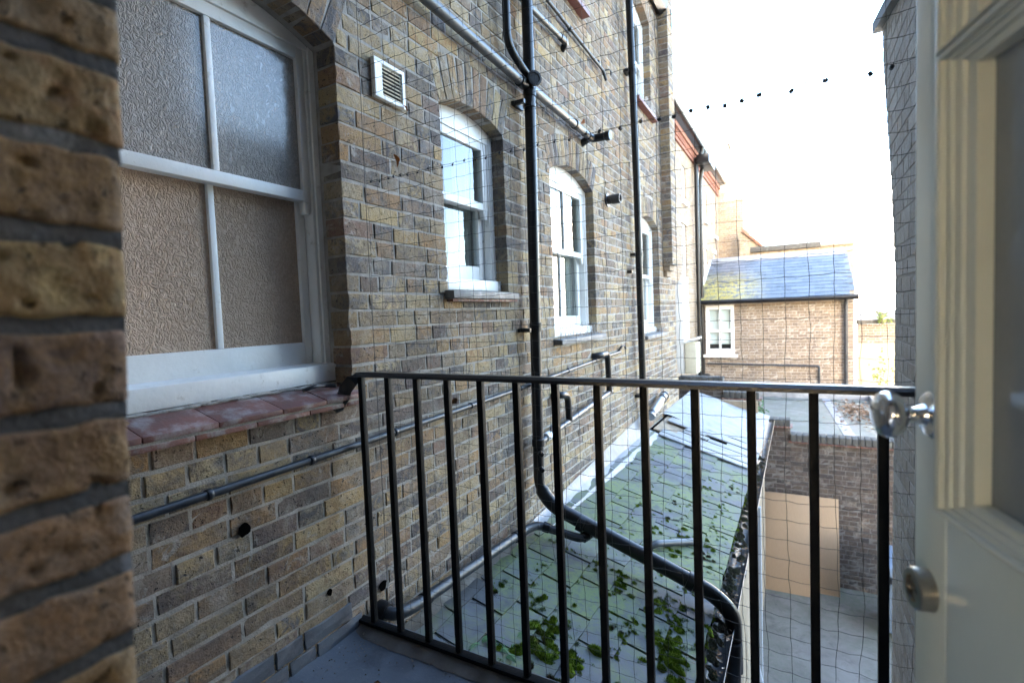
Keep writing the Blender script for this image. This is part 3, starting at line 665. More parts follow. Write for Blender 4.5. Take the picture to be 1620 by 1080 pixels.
# railing
rail = empty('balcony_railing', (.9, 1.40, .02), 'black iron balcony railing with square bars across the view', 'railing')
def bar(mb, x, y, z0, z1, w): mb.box((x - w / 2, y - w / 2, z0), (x + w / 2, y + w / 2, z1))
for k in range(14):
    m = MB(); bar(m, .073 + .1352 * k, 1.40, .045, 1.008, .0205); m.build('baluster', M['black'], rail, bevel=.002)
m = MB(); pr = [(-.024, -.004), (-.024, .006), (-.014, .014), (.014, .014), (.024, .006), (.024, -.004)]
pts = [(1.95, 1.40, 1.012), (.085, 1.40, 1.012), (.06, 1.397, 1.009), (.038, 1.385, .992), (.025, 1.365, .962), (.018, 1.35, .925), (.012, 1.335, .90), (.006, 1.315, .893)]
vs = []; nrm = None
P = [Vector(p) for p in pts]
for i, p in enumerate(P):
    t = (P[min(i + 1, len(P) - 1)] - P[max(i - 1, 0)]).normalized(); side = Vector((0, 1, 0)) if i < 3 else Vector((.75, .66, 0)).normalized()
    side = (side - t * side.dot(t)).normalized(); up = side.cross(t); up = up if up.z >= 0 or abs(up.z) < .2 else -up
    for (a, b) in pr: vs.append(p + side * a + up * b)
m.add(vs, [(i * 6 + k, i * 6 + (k + 1) % 6, i * 6 + 6 + (k + 1) % 6, i * 6 + 6 + k) for i in range(len(P) - 1) for k in range(6)] + [tuple(range(6)), tuple((len(P) - 1) * 6 + k for k in range(6))])
m.build('top_rail', M['black_rail'], rail, smooth=True, angle=35)
m = MB(); m.box((-.005, 1.383, .028), (1.95, 1.417, .043)); m.build('bottom_rail', M['black'], rail, bevel=.003)

# =================================================================== RIGHT HAND WALL
rightw = empty('painted_wall', (2.1, 2.4, -3.1), 'grey painted brick side wall with sloping eaves beyond the door', 'wall')
EP = [(-3.2, 3.34), (-.84, 3.27), (.75, 3.18), (1.36, 3.145), (1.9, 3.30), (2.55, 3.55), (2.9, 3.60)]
def eend(z):
    for (z0, e0), (z1, e1) in zip(EP[:-1], EP[1:]):
        if z <= z1: t = (z - z0) / (z1 - z0); return e0 + (e1 - e0) * t
    return EP[-1][1]
FR = frame((1.95, 0, 0), (0, -1, 0), (0, 0, 1))
def re(v):
    top = 2.74 - .21 * max(0, 0)
    return (-eend(v), -.24)
brick_wall(rightw, FR, -3.65, -.24, -3.1, 2.75, M['brick_paint'], M['mortar_paint'], (), ends=re, n_ind=170, seed=9, wob=.0004, rec=.0035, tilt=.1, zs=.3, slab=.2, bond='flemish')
m = MB(); m.prism([(1.915, 3.66, 2.74), (1.915, 3.66, 2.80), (1.915, .25, 2.06), (1.915, .25, 2.0)], (.30, 0, 0)); m.build('eaves', M['roof_dark'], rightw)
for i in range(3): pass

# =================================================================== DOOR
az = R(13); du = Vector((math.sin(az), -math.cos(az), 0)); dn = Vector((-math.cos(az), -math.sin(az), 0)); D0 = Vector((1.66, .82, 0))
FD = Matrix(((du.x, 0, dn.x, D0.x), (du.y, 0, dn.y, D0.y), (0, 1, 0, 0), (0, 0, 0, 1)))   # s along, z up, n towards the camera side
door = empty('glazed_door', (D0.x, D0.y, .01), 'open cream painted glazed door with round chrome knob', 'door')
def dbox(name, mat, a, b, c, d, n0, n1, bev=.002):
    m = MB(); m.box((a, c, n0), (b, d, n1), FD); return m.build(name, mat, door, bevel=bev)
dbox('stile', M['door'], 0, .075, .02, 2.02, -.044, 0, .003)
dbox('stile', M['door'], .70, .80, .02, 2.02, -.044, 0, .003)
dbox('lower_panel', M['door'], .075, .70, .02, .975, -.043, -.001, .001)
dbox('top_rail', M['door'], .075, .70, 1.93, 2.02, -.043, -.001, .001)
def mould(name, path, closed=False):
    """sloped, stepped moulding: profile from the outer edge inwards (distance, height)"""
    prof = [(-.003, -.002), (-.003, .010), (.002, .0145), (.008, .0155), (.013, .0135), (.014, .0085), (.014, .006), (.022, .0055), (.024, .004), (.024, .000), (.036, -.002), (.038, -.005), (.038, -.007), (.056, -.009), (.056, -.030)]
    prof = [(q * .80, h * .75) for q, h in prof]
    m = MB(); vs = []
    for (a, z, da, dz) in path:
        for (q, h) in prof: vs.append(FD @ Vector((a + da * q, z + dz * q, h)))
    k = len(prof); m.add(vs, [(i * k + j, i * k + j + 1, i * k + k + j + 1, i * k + k + j) for i in range(len(path) - 1) for j in range(k - 1)])
    return m.build(name, M['door_mould'], door, smooth=True, angle=25)
mould('moulding', [(.072, .972, 1, .55), (.072, 1.486, 1, -.55)])
mould('moulding', [(.072, .972, 1, .55), (.71, .972, -1, .55)])
mould('moulding', [(.71, .972, -1, .55), (.71, 1.486, -1, -.55)])
mould('moulding', [(.072, 1.486, 1, -.55), (.71, 1.486, -1, -.55)])
mould('moulding', [(.072, 1.490, 1, .3), (.072, 1.945, 1, -.55)])
mould('moulding', [(.072, 1.490, 1, .3), (.71, 1.490, -1, .3)])
mould('moulding', [(.71, 1.490, -1, .3), (.71, 1.945, -1, -.55)])
mould('moulding', [(.072, 1.945, 1, -.55), (.71, 1.945, -1, -.55)])
dbox('pane', M['glass_door'], .075, .70, .98, 1.47, -.028, -.023, 0)
dbox('pane', M['glass_door'], .075, .70, 1.50, 1.93, -.028, -.023, 0)
kn = FD @ Vector((.048, 1.08, 0))
m = MB(); m.lathe(kn, dn, [(0, .027), (.004, .028), (.008, .024), (.010, .013), (.020, .009), (.027, .0095), (.030, .012)], 28); rose = m.build('knob_rose', M['chrome'], door, smooth=True, angle=30)
m = MB(); m.lathe(kn, dn, [(.027, .009), (.031, .014), (.035, .023), (.041, .0275), (.050, .0285), (.057, .025), (.061, .016), (.0625, .004)], 40); m.build('knob', M['chrome'], door, smooth=True, angle=75)
lk = FD @ Vector((.037, .859, 0))
m = MB(); m.lathe(lk, dn, [(0, .0255), (.016, .0255), (.018, .0235), (.0182, .016), (.014, .0155), (.014, .001)], 28); m.build('lock_cylinder', M['brass'], door, smooth=True, angle=30)
m = MB(); m.box((.026, .855, .0145), (.048, .863, .0155), FD); m.build('keyway', M['clip'], door)

# =================================================================== PIPES ON THE WALL
def pipe_thing(name, label, cat, loc): return empty(name, loc, label, cat)
def collar(p, ax, r, h, mat, parent, name='collar', seg=18):
    m = MB(); m.lathe(Vector(p) - Vector(ax).normalized() * h / 2, ax, [(0, r * .9), (.003, r), (h - .003, r), (h, r * .9)], seg); return m.build(name, mat, parent, smooth=True, angle=30)
soil = pipe_thing('soil_pipe', 'thick black soil pipe running down the wall then across the slate roof', 'pipe', (.075, 2.9, -.3))
m = MB(); path = fillet([(.075, 2.955, 6.0), (.075, 2.93, 2.6), (.075, 2.86, .12), (.16, 2.87, .0), (1.10, 2.93, -.375), (1.20, 2.945, -.47), (1.205, 2.95, -.80)], .10, 7)
rad = [.035 if p.z > .1 else .045 for p in path]
m.tube(path, rad, 18); m.build('pipe', M['black_pipe'], soil, smooth=True)
for z, y in ((2.60, 2.93), (1.14, 2.893), (.40, 2.87), (3.6, 2.94)): collar((.075, y, z), (0, .02, 1), .041, .05, M['black_pipe'], soil)
for z, y in ((2.52, 2.92), (1.12, 2.888)):
    m = MB(); m.box((0, y - .10, z - .012), (.02, y + .02, z + .012)); m.box((.0, y - .095, z - .012), (.085, y - .075, z + .012)); m.lathe((.075, y, z - .012), (0, 0, 1), [(0, .040), (.024, .040)], 16); m.build('bracket', M['black_pipe'], soil)
m = MB(); m.lathe((.085, 2.93, 2.665), (.75, -.6, 0), [(0, .034), (.05, .034), (.05, .046), (.058, .048), (.064, .046), (.065, .034), (.058, .03)], 20); m.build('access_cap', M['black_pipe'], soil, smooth=True, angle=30)
m = MB(); m.tube(fillet([(.06, 2.70, 6.0), (.06, 2.69, 2.80), (.072, 2.86, 2.72), (.075, 2.93, 2.70)], .08, 6), .024, 12); m.build('branch_pipe', M['black_pipe'], soil, smooth=True)
for p in ((.35, 2.88, -.085), (.985, 2.925, -.33)): collar(p, (.94, .06, -.37), .053, .045, M['black_pipe'], soil)
for z in (.34, .24): collar((.075 + .035, 2.83, z), (.6, -.8, 0), .017, .05, M['black_pipe'], soil, 'inspection_plug')

wst = pipe_thing('waste_pipe', 'grey waste pipe crossing the wall above the small sash window', 'pipe', (.06, 2.8, 2.6))
m = MB(); m.tube([(.06, 1.2, 2.70), (.06, 2.87, 2.645)], .0275, 14); m.tube([(.06, 2.99, 2.655), (.06, 4.02, 2.64)], .0275, 14); m.build('pipe', M['grey_pipe'], wst, smooth=True)
collar((.06, 2.86, 2.645), (0, 1, -.03), .035, .07, M['black_pipe'], wst); collar((.06, 3.72, 2.648), (0, 1, 0), .035, .045, M['black_pipe'], wst)
m = MB(); m.tube(fillet([(.06, 3.98, 2.64), (.06, 4.08, 2.64), (.20, 4.10, 2.645)], .04), .033, 14); m.tube([(-.01, 4.02, 2.60), (.06, 4.0, 2.62)], .03, 12); m.build('elbow', M['black_pipe'], wst, smooth=True)
collar((.19, 4.10, 2.645), (1, 0, 0), .039, .04, M['black_pipe'], wst)

w3p = pipe_thing('overflow_pipe', 'short grey pipe stub with black elbow beside the tall soil pipe', 'pipe', (.04, 3.3, 3.2))
m = MB(); m.tube([(.04, 2.6, 3.17), (.04, 3.57, 3.222)], .019, 12); m.build('pipe', M['grey_pipe'], w3p, smooth=True)
m = MB(); m.tube(fillet([(.04, 3.53, 3.22), (.04, 3.64, 3.225), (-.005, 3.66, 3.19)], .03), .024, 12); m.build('elbow', M['black_pipe'], w3p, smooth=True)
cd = pipe_thing('condenser_pipe', 'thin dark pipe with a downturned hooked end high on the wall', 'pipe', (.03, 3.9, 3.38))
m = MB(); m.tube(fillet([(.03, 2.6, 3.41), (.03, 4.50, 3.365), (.035, 4.57, 3.30)], .03), .0135, 10); m.build('pipe', M['dark_pipe'], cd, smooth=True)
for y in (3.75, 4.38): collar((.03, y, 3.38), (0, 1, -.02), .019, .03, M['dark_pipe'], cd, 'clamp')
m = MB(); m.tube(fillet([(-.005, 4.66, 3.43), (.03, 4.68, 3.44), (.035, 4.72, 3.44), (.035, 4.72, 3.40)], .02), .007, 8); m.build('hook', M['dark_pipe'], cd, smooth=True)

rp = pipe_thing('downpipe', 'slim black downpipe leaning slightly, between the two far sash windows', 'pipe', (.07, 5.4, 0))
m = MB(); m.tube([(.07, 5.20, 6.2), (.07, 5.265, 4.34), (.07, 5.37, 2.6), (.07, 5.40, .88), (.07, 5.425, -.05)], .036, 14); m.build('pipe', M['black_pipe'], rp, smooth=True)
for z, y in ((3.65, 5.31), (1.80, 5.385), (.3, 5.415)):
    m = MB(); m.lathe((.07, y, z - .02), (0, 0, 1), [(0, .042), (.04, .042)], 14); m.box((0, y - .075, z - .015), (.05, y + .03, z + .015)); m.build('bracket', M['black_pipe'], rp, smooth=True)

lw = pipe_thing('low_conduit', 'long thin grey conduit clipped along the wall below the window sills', 'pipe', (.03, 2.6, .75))
m = MB(); pts = [(.026, .3, .728), (.026, .66, .730), (.026, 1.41, .738), (.026, 1.95, .746), (.026, 2.8, .765), (.026, 4.47, .815), (.026, 4.8, .82)]
m.tube(pts, .0128, 10); m.build('pipe', M['dark_pipe'], lw, smooth=True)
for y in (.83, 1.19, 1.62, 2.2, 2.75, 3.5, 4.1):
    z = .722 + .0225 * (y - .3) ** 1.05; q = [p for p in pts]; 
    for a, b in zip(pts[:-1], pts[1:]):
        if a[1] <= y <= b[1]: z = a[2] + (b[2] - a[2]) * (y - a[1]) / (b[1] - a[1])
    collar((.026, y, z), (0, 1, 0), .0175, .016, M['dark_pipe'], lw, 'clip', 12)
m = MB(); m.tube(fillet([(0, 4.80, .82), (.03, 4.82, .87), (.03, 4.93, .875), (.03, 4.95, .84)], .02), .010, 8); m.build('hook', M['dark_pipe'], lw, smooth=True)

w5p = pipe_thing('sink_waste_pipe', 'pale grey waste pipe with black elbows joining the soil pipe below the middle window', 'pipe', (.05, 3.6, .45))
m = MB(); m.tube([(.055, 2.9, .375), (.055, 3.05, .396), (.055, 4.40, .50)], .0215, 12); m.build('pipe', M['grey_pipe'], w5p, smooth=True)
collar((.055, 3.05, .396), (0, 1, .07), .03, .06, M['white'], w5p)
m = MB(); m.tube(fillet([(-.005, 4.10, .84), (.055, 4.14, .845), (.055, 4.33, .845), (.055, 4.35, .50)], .06), .027, 12); m.build('elbow', M['black_pipe'], w5p, smooth=True)
m = MB(); m.tube(fillet([(-.005, 3.26, .63), (.06, 3.28, .64), (.06, 3.40, .62), (.058, 3.42, .43)], .06), .0255, 12); m.build('elbow', M['black_pipe'], w5p, smooth=True)

bp = pipe_thing('bath_waste_pipe', 'grey waste pipe lying along the foot of the wall on the slate roof', 'pipe', (.09, 2.1, -.05))
m = MB(); m.tube(fillet([(-.005, 1.50, .02), (.085, 1.50, .015), (.095, 1.60, .0), (.10, 2.62, -.065), (.11, 2.75, -.085), (.36, 2.84, -.165), (.40, 2.90, -.15)], .05), .026, 14); m.build('pipe', M['dark_pipe'], bp, smooth=True)
for p, a in (((.0955, 1.68, -.005), (0, 1, -.06)), ((.10, 2.5, -.058), (0, 1, -.06)), ((.375, 2.865, -.158), (.5, .8, .2)), ((.16, 2.77, -.10), (.9, .3, -.3))): collar(p, a, .0315, .045, M['black_pipe'], bp)
m = MB(); m.lathe((.0, 1.50, .02), (1, 0, 0), [(0, .04), (.03, .038), (.05, .033)], 14); m.build('collar', M['black_pipe'], bp, smooth=True)

# things fixed to the wall
vt = empty('air_vent', (.02, 1.70, 2.16), 'white plastic louvred vent on the brick above the small window', 'vent')
m = MB(); m.box((0, 1.615, 2.145), (.022, 1.80, 2.16)); m.box((0, 1.615, 2.29), (.022, 1.80, 2.305)); m.box((0, 1.615, 2.16), (.022, 1.632, 2.29)); m.box((0, 1.783, 2.16), (.022, 1.80, 2.29)); m.build('vent_frame', M['white_clean'], vt, bevel=.002)
m = MB(); m.box((.001, 1.63, 2.155), (.006, 1.785, 2.295)); m.build('backing', M['clip'], vt)
M['cream'] = simple('cream_plastic', (.62,.58,.45), (.56,.52,.4), 20, .5, 0)
for i in range(8):
    z = 2.163 + i * .0158; m = MB(); m.prism([(.007, 1.66, z + .010), (.018, 1.66, z), (.019, 1.66, z + .0025), (.008, 1.66, z + .0125)], (0, .122, 0)); m.build('slat', M['cream'], vt)
m = MB(); m.box((.007, 1.634, 2.16), (.02, 1.66, 2.29)); m.build('side_plate', M['white_clean'], vt)
fl = empty('vent_outlet', (.0, 4.6, 2.24), 'stubby black vent outlet poking from the brick between windows', 'vent')
m = MB(); m.lathe((0, 4.6, 2.24), (1, 0, 0), [(0, .062), (.012, .062), (.012, .04), (.05, .04), (.052, .044), (.13, .044), (.13, .036), (.1, .034)], 18); m.build('outlet', M['dark_pipe'], fl, smooth=True, angle=30)
m = MB(); m.lathe((.0, 5.2, 1.615), (1, 0, 0), [(0, .02), (.05, .02), (.05, .012)], 12); tag(m.build('pipe_stub', M['black_pipe'], smooth=True), 'tiny black pipe stub poking out of the wall left of the slim downpipe', 'pipe stub')
ge = empty('gutter_end', (.06, 6.7, 4.9), 'black gutter end at the top corner of the long brick wall', 'gutter')
m = MB(); m.prism([(0, 6.3, 4.93), (.05, 6.3, 4.90), (.12, 6.3, 4.95), (.13, 6.3, 5.03), (.12, 6.3, 5.03), (.0, 6.3, 5.0)], (0, .75, .04)); m.build('gutter', M['black_pipe'], ge)
m = MB(); m.box((.0, 6.99, 4.86), (.135, 7.06, 5.07)); m.build('end_cap', M['black_pipe'], ge, bevel=.004)
fg = empty('metal_flue', (.08, 5.9, .05), 'short galvanised flue pipe lying against the wall at the far roof', 'flue')
m = MB(); m.tube([(.09, 5.62, .03), (.08, 6.35, .16)], .048, 14); m.build('pipe', M['steel'], fg, smooth=True)
for y, z in ((5.7, .045), (6.2, .133), (6.33, .156)): collar((.085, y, z), (0, .98, .18), .055, .04, M['dark_pipe'], fg, 'band')

# =================================================================== LEAN-TO SLATE ROOF
SL, Z0 = .31, -.17
def zr(x): return Z0 - SL * x
lean = empty('lean_to', (.6, 5, -3.1), 'mossy slate lean-to roof sloping from the wall to a full gutter', 'lean-to')
ang = math.atan(SL)
sm = []
for s in range(8):
    r = random.Random(s + 40); m = MB(); W, L, T = .286, .36, .011
    poly = [(-W / 2 + r.uniform(0, .004), -L / 2 + r.uniform(0, .006)), (-W / 6, -L / 2 + r.uniform(-.003, .004)), (W / 6, -L / 2 + r.uniform(-.003, .004)), (W / 2 - r.uniform(0, .004), -L / 2 + r.uniform(0, .008)), (W / 2 - r.uniform(0, .003), L / 2), (-W / 2 + r.uniform(0, .003), L / 2)]
    me = bpy.data.meshes.new('slate'); k = len(poly)
    me.from_pydata([(x, y, T) for x, y in poly] + [(x, y, 0) for x, y in poly], [], [tuple(range(k)), tuple(range(k, 2 * k))[::-1]] + [(i, k + i, k + (i + 1) % k, (i + 1) % k) for i in range(k)]); me.materials.append(M['slate']); me.update(); sm.append(me)
linv = wmat(lean).inverted()
# local slate: x along the wall (+y world), y up the slope
def slate_at(x, y, lift, tw, me, extra=0):
    u = Vector((0, 1, 0)); up = Vector((-math.cos(ang - extra), 0, math.sin(ang - extra))); n = u.cross(up); n = n if n.z > 0 else -n
    Mx = Matrix(((u.x, up.x, n.x, x), (u.y, up.y, n.y, y), (u.z, up.z, n.z, zr(x) + lift), (0, 0, 0, 1))) @ Matrix.Rotation(tw, 4, 'Z')
    if Mx.determinant() < 0: Mx = Matrix(((-u.x, up.x, n.x, x), (-u.y, up.y, n.y, y), (-u.z, up.z, n.z, zr(x) + lift), (0, 0, 0, 1))) @ Matrix.Rotation(tw, 4, 'Z')
    o = bpy.data.objects.new('slate', me); COL.objects.link(o); l, q, s = Mx.decompose(); o.location = l; o.rotation_euler = q.to_euler(); o.parent = lean; o.matrix_parent_inverse = linv
EXPO = .174 * math.cos(ang)
NR = 7
for row in range(NR):
    xe = 1.10 - row * EXPO      # lower edge of the row
    xc = xe - .18 * math.cos(ang)
    for k in range(16):
        y = 1.42 + k * .30 + (.15 if row % 2 else 0)
        if y > 5.62: continue
        slate_at(xc, y + rng.uniform(-.003, .003), .0125 + rng.uniform(0, .003), rng.uniform(-.009, .009), sm[rng.randrange(8)], .052)
m = MB(); m.prism([(-.0, 1.47, zr(0) - .03), (1.10, 1.47, zr(1.1) - .03), (1.10, 1.47, zr(1.1) - .01), (0, 1.47, zr(0) - .01)], (0, 7.1, 0)); m.build('roof_deck', M['recess_shade'], lean)  # deck coloured near-black as painted shade in the slate gaps
# lead flashing up the wall
m = MB(); vs = []; NF = 60
for i in range(NF + 1):
    y = 1.47 + (5.75 - 1.47) * i / NF; zt = -.135 + .008 * noise.noise(Vector((y * 2, 0, 0))) + .068 * max(0, y - 2.9)
    j = noise.noise(Vector((y * 5, 1, 0))) * .006; w = .11 + max(0, y - 3) * .03
    if y < 2.9: w = .07
    vs += [(.006, y, zt + .01), (.012, y, max(zr(.02) + .04, zt - .01) + j), (.04, y, zr(.04) + .035 + j), (w, y, zr(w) + .028 + j), (w + .01, y, zr(w + .01) + .01)]
NS = 20
m.add(vs[NS * 5:], [(5 * i + k, 5 * i + 5 + k, 5 * i + 6 + k, 5 * i + 1 + k) for i in range(NF - NS) for k in range(4)]); m.build('lead_flashing', M['lead'], lean, smooth=True, angle=50)
m = MB(); m.add([(v[0], v[1], v[2] + .006 * noise.noise(Vector(v) * 22)) for v in vs[:NS * 5 + 5]], [(5 * i + k, 5 * i + 5 + k, 5 * i + 6 + k, 5 * i + 1 + k) for i in range(NS) for k in range(4)]); m.build('cement_fillet', M['grime'], lean, smooth=True, angle=50)
# pale boards beyond the slates, and a big sheet
M['paleboard'] = simple('bleached_board', (.27,.28,.285), (.20,.21,.22), 9, .6, .3, 50, c3=(.2,.2,.2), s3=12, thr3=(.6,.75))
bl = []
y = 5.66
for i in range(7):
    w = .13; broken = i in (3, 4)
    x0 = .16 if i < 2 else (.30 if i < 5 else .12); x1 = 1.13
    if broken: segs = [(.62 if i == 3 else .80, 1.13)]
    else: segs = [(x0, x1)]
    for (a, b) in segs:
        m = MB(); h = .035 + (i % 2) * .006 + rng.uniform(0, .004); tl = rng.uniform(-.006, .006)
        m.prism([(a, y + .004, zr(a) + h), (b, y + .004, zr(b) + h + tl), (b, y + .004, zr(b) + h + .016 + tl), (a, y + .004, zr(a) + h + .016)], (0, w - .008, 0)); m.build('roof_board', M['paleboard'], lean, bevel=.002)
    y += w
for (a, b, yy) in ((.33, .60, 6.06), (.34, .56, 6.2)):
    m = MB(); m.prism([(a, yy, zr(a) + .045), (b, yy, zr(b) + .06), (b, yy, zr(b) + .075), (a, yy, zr(a) + .06)], (.03, .07, 0)); m.build('broken_board', M['paleboard'], lean)
m = MB(); m.prism([(.05, 5.9, zr(.05) + .0), (.40, 5.9, zr(.4) + .0), (.40, 5.9, zr(.4) + .02), (.05, 5.9, zr(.05) + .02)], (0, .75, 0)); m.build('bare_deck', M['timber'], lean)
m = MB(); vs = []; nx, ny = 26, 30
for j in range(ny + 1):
    for i in range(nx + 1):
        x = .0 + 1.14 * i / nx; yy = 6.58 + 2.04 * j / ny; e = .05 * noise.noise(Vector((x * 4, 0, 0))) * (1 - j / ny) ** 3 if j < 8 else 0
        vs.append((x, yy + e * 1.5, zr(x) + .05 + .008 * noise.noise(Vector((x * 7, yy * 5, 2)))))
m.add(vs, [(j * (nx + 1) + i, j * (nx + 1) + i + 1, (j + 1) * (nx + 1) + i + 1, (j + 1) * (nx + 1) + i) for j in range(ny) for i in range(nx)]); m.build('roof_sheet', M['paleboard'], lean, smooth=True)
# gutter
m = MB(); pr = []
for k in range(11): a = math.pi * (1 + k / 10); pr.append((1.155 + .058 * math.cos(a), -.545 + .055 * math.sin(a)))
pr += [(p[0] * .94 + 1.155 * .06, p[1] * .94 - .545 * .06 + .002) for p in reversed(pr)]
m.prism([(x, 1.47, z) for x, z in pr], (0, 7.1, .03)); m.build('gutter', M['dark_pipe'], lean, smooth=True, angle=40)
for y in (2.25, 3.55, 4.45, 6.0, 7.5):
    m = MB(); m.lathe((1.155, y, -.54 + .004 * y), (0, 1, 0), [(0, .062), (.045, .062)], 18); o = MB()
    o.v = [v for v in m.v]; o.f = m.f
    mm = MB(); 
    q = []
    for k in range(11): a = math.pi * (1 + k / 10); q.append((1.155 + .063 * math.cos(a), -.545 + .06 * math.sin(a)))
    q += [(p[0] * .93 + 1.155 * .07, p[1] * .93 - .545 * .07) for p in reversed(q)]
    mm.prism([(x, y, z + .0042 * (y - 1.47)) for x, z in q], (0, .05, 0)); mm.build('gutter_joint', M['black_pipe'], lean, smooth=True)
m = MB(); m.box((1.07, 1.47, -.68), (1.09, 8.55, -.50)); m.build('fascia', M['dark_pipe'], lean)
m = MB(); m.box((.98, 1.5, -3.1), (1.06, 8.55, -.52)); m.box((.0, 8.5, -3.1), (.98, 8.58, -.25)); m.build('wall', M['timber'], lean)
m = MB(); m.tube([(1.20, 2.92, -.62), (1.19, 2.90, -1.0), (1.18, 2.9, -3.1)], .048, 14); m.build('downpipe', M['black_pipe'], lean, smooth=True)
# moss and litter
def in_pipe(x, y): return abs(y - (2.86 + .07 * x)) < .06
def moss_clump(mb, x, y, r, h, seed):
    n1, n2 = 11, 5; off = Vector((seed * 1.3, seed * .7, 0)); vs = []; z = zr(x) + .016
    el = rng.uniform(1.0, 1.9); th = rng.uniform(0, 3.1); ct, st_ = math.cos(th), math.sin(th)
    for j in range(n2 + 1):
        ph = j / n2 * math.pi / 2
        for i in range(n1):
            a = 2 * math.pi * i / n1; rr = r * math.cos(ph) ** .7 * (1 + .4 * noise.noise(off + Vector((math.cos(a), math.sin(a), ph)) * 1.6)); dx, dy = rr * math.cos(a) * el, rr * math.sin(a)
            dx, dy = dx * ct - dy * st_, dx * st_ + dy * ct
            vs.append((x + dx, y + dy, z - SL * dx + h * math.sin(ph) * (1 + .3 * noise.noise(off + Vector((i * .7, j, 0)))) - .004))
    fs = [(j * n1 + i, j * n1 + (i + 1) % n1, (j + 1) * n1 + (i + 1) % n1, (j + 1) * n1 + i) for j in range(n2) for i in range(n1)] + [tuple(n2 * n1 + i for i in range(n1))]
    mb.add(vs, fs)
    for k in range(int(70 + 12000 * r)):   # fuzz
        a = rng.uniform(0, 6.28); q = math.sqrt(rng.random()); dx = r * q * math.cos(a) * el; dy = r * q * math.sin(a); dx, dy = dx * ct - dy * st_, dx * st_ + dy * ct
        hz = h * math.sqrt(max(0, 1 - q * q)); p = Vector((x + dx, y + dy, z - SL * dx + hz - .005)); d = Vector((rng.uniform(-.5, .5) + math.cos(a) * q * .6, rng.uniform(-.5, .5) + math.sin(a) * q * .6, 1)).normalized() * rng.uniform(.006, .017); s = Vector((d.y, -d.x, 0)).normalized() * .0014 if abs(d.x) + abs(d.y) > 1e-4 else Vector((.001, 0, 0))
        mb.add([p - s, p + s, p + d], [(0, 1, 2)])
mb = MB(); sd = 0
joint_rows = [1.10 - k * EXPO for k in range(NR)]
def clump_group(x, y, n, spread, r0):
    global sd
    for _ in range(n):
        xx = x + rng.gauss(0, spread * .7); yy = y + rng.gauss(0, spread)
        if .05 < xx < 1.10 and 1.5 < yy < 5.6 and not in_pipe(xx, yy): sd += 1; r = min(.042, r0 * rng.uniform(.3, 1.1)); moss_clump(mb, xx, yy, r, r * rng.uniform(.8, 1.3), sd)
def RP(px, py):   # pixel of the photograph on the roof plane -> roof x, y (used for where the moss lies)
    d = C_R * (px - 810) - C_U * (py - 540) + C_F * FPX; t = (Z0 - SL * CAM.x - CAM.z) / (d.z + SL * d.x); p = CAM + d * t; return p.x, p.y
"MOSS"
GROUPS = [(860,1040,9,.05,.03),(868,1010,7,.04,.028),(905,1060,8,.05,.03),(848,960,4,.03,.02),(855,965,4,.03,.022),(795,935,4,.025,.018),(788,955,3,.02,.018),(852,905,4,.025,.018),(838,920,3,.02,.014),
 (890,1010,3,.03,.02),(940,905,3,.03,.016),(975,925,4,.03,.02),(985,940,4,.03,.02),(1000,950,3,.03,.02),(1050,960,7,.045,.024),(1065,985,8,.05,.026),(1085,1000,6,.045,.024),(1050,1040,12,.06,.03),(1070,1060,10,.05,.03),(1040,1010,6,.04,.025),(1085,945,6,.04,.02),(1110,980,5,.03,.02),(1120,960,5,.04,.02),
 (960,880,4,.05,.014),(1005,900,6,.06,.016),(1030,905,6,.05,.016),(900,855,3,.03,.015),(1050,830,9,.09,.02),(1075,850,8,.08,.02),(1060,820,7,.09,.017),(1105,890,8,.06,.02),(1120,875,8,.06,.02),(1130,905,5,.05,.018),(1090,880,8,.07,.018),(1110,840,5,.08,.015),(1040,800,6,.1,.016),(1070,790,5,.1,.016),(1000,800,4,.1,.014),(980,850,4,.06,.014),(1010,770,3,.12,.014),(1060,760,3,.12,.014),(1120,780,3,.12,.014),(1100,730,3,.1,.014),(1130,735,2,.1,.014),(1030,740,2,.1,.012),(955,775,2,.06,.012),(1140,800,3,.1,.014),(1150,820,3,.08,.014),(1125,825,4,.1,.016),(1000,730,1,.05,.02),(990,950,5,.08,.014),(930,890,3,.08,.012),(1140,870,4,.05,.015)]
for (px, py, n, s, r0) in GROUPS:
    x, y = RP(px, py); clump_group(x, y, int(n * 1.9) + 1, s * 1.4, r0 * 1.0)
k = 0
while k < 330:
    x = 1.1 - abs(rng.gauss(0, .42)); y = rng.uniform(1.55, 5.2)
    if x < .18 or in_pipe(x, y) or noise.noise(Vector((x * 2.6, y * 1.5, 11))) + .35 * (x - .5) < -.05 + rng.uniform(-.1, .15): continue
    k += 1; sd += 1; r = rng.uniform(.007, .021) * (1.1 if y < 3.4 else .85); moss_clump(mb, x, y, r, r * rng.uniform(.8, 1.2), sd)
for _ in range(420):   # strings of moss along the slate joints
    x = rng.choice(joint_rows) + rng.uniform(-.004, .012); y = rng.uniform(1.55, 5.5)
    if noise.noise(Vector((x * 2, y * 1.3, 5))) > -.05 and not in_pipe(x, y) and x > .15: sd += 1; r = rng.uniform(.005, .015); moss_clump(mb, x, y, r, r * .7, sd)
for k in range(45):
    x = rng.uniform(.15, 1.08); sd += 1; moss_clump(mb, x, 2.86 + .07 * x - .055 - rng.uniform(0, .03), rng.uniform(.008, .022), .014, sd)
o = mb.build('moss', M['moss'], lean, smooth=True, angle=80); o['kind'] = 'stuff'
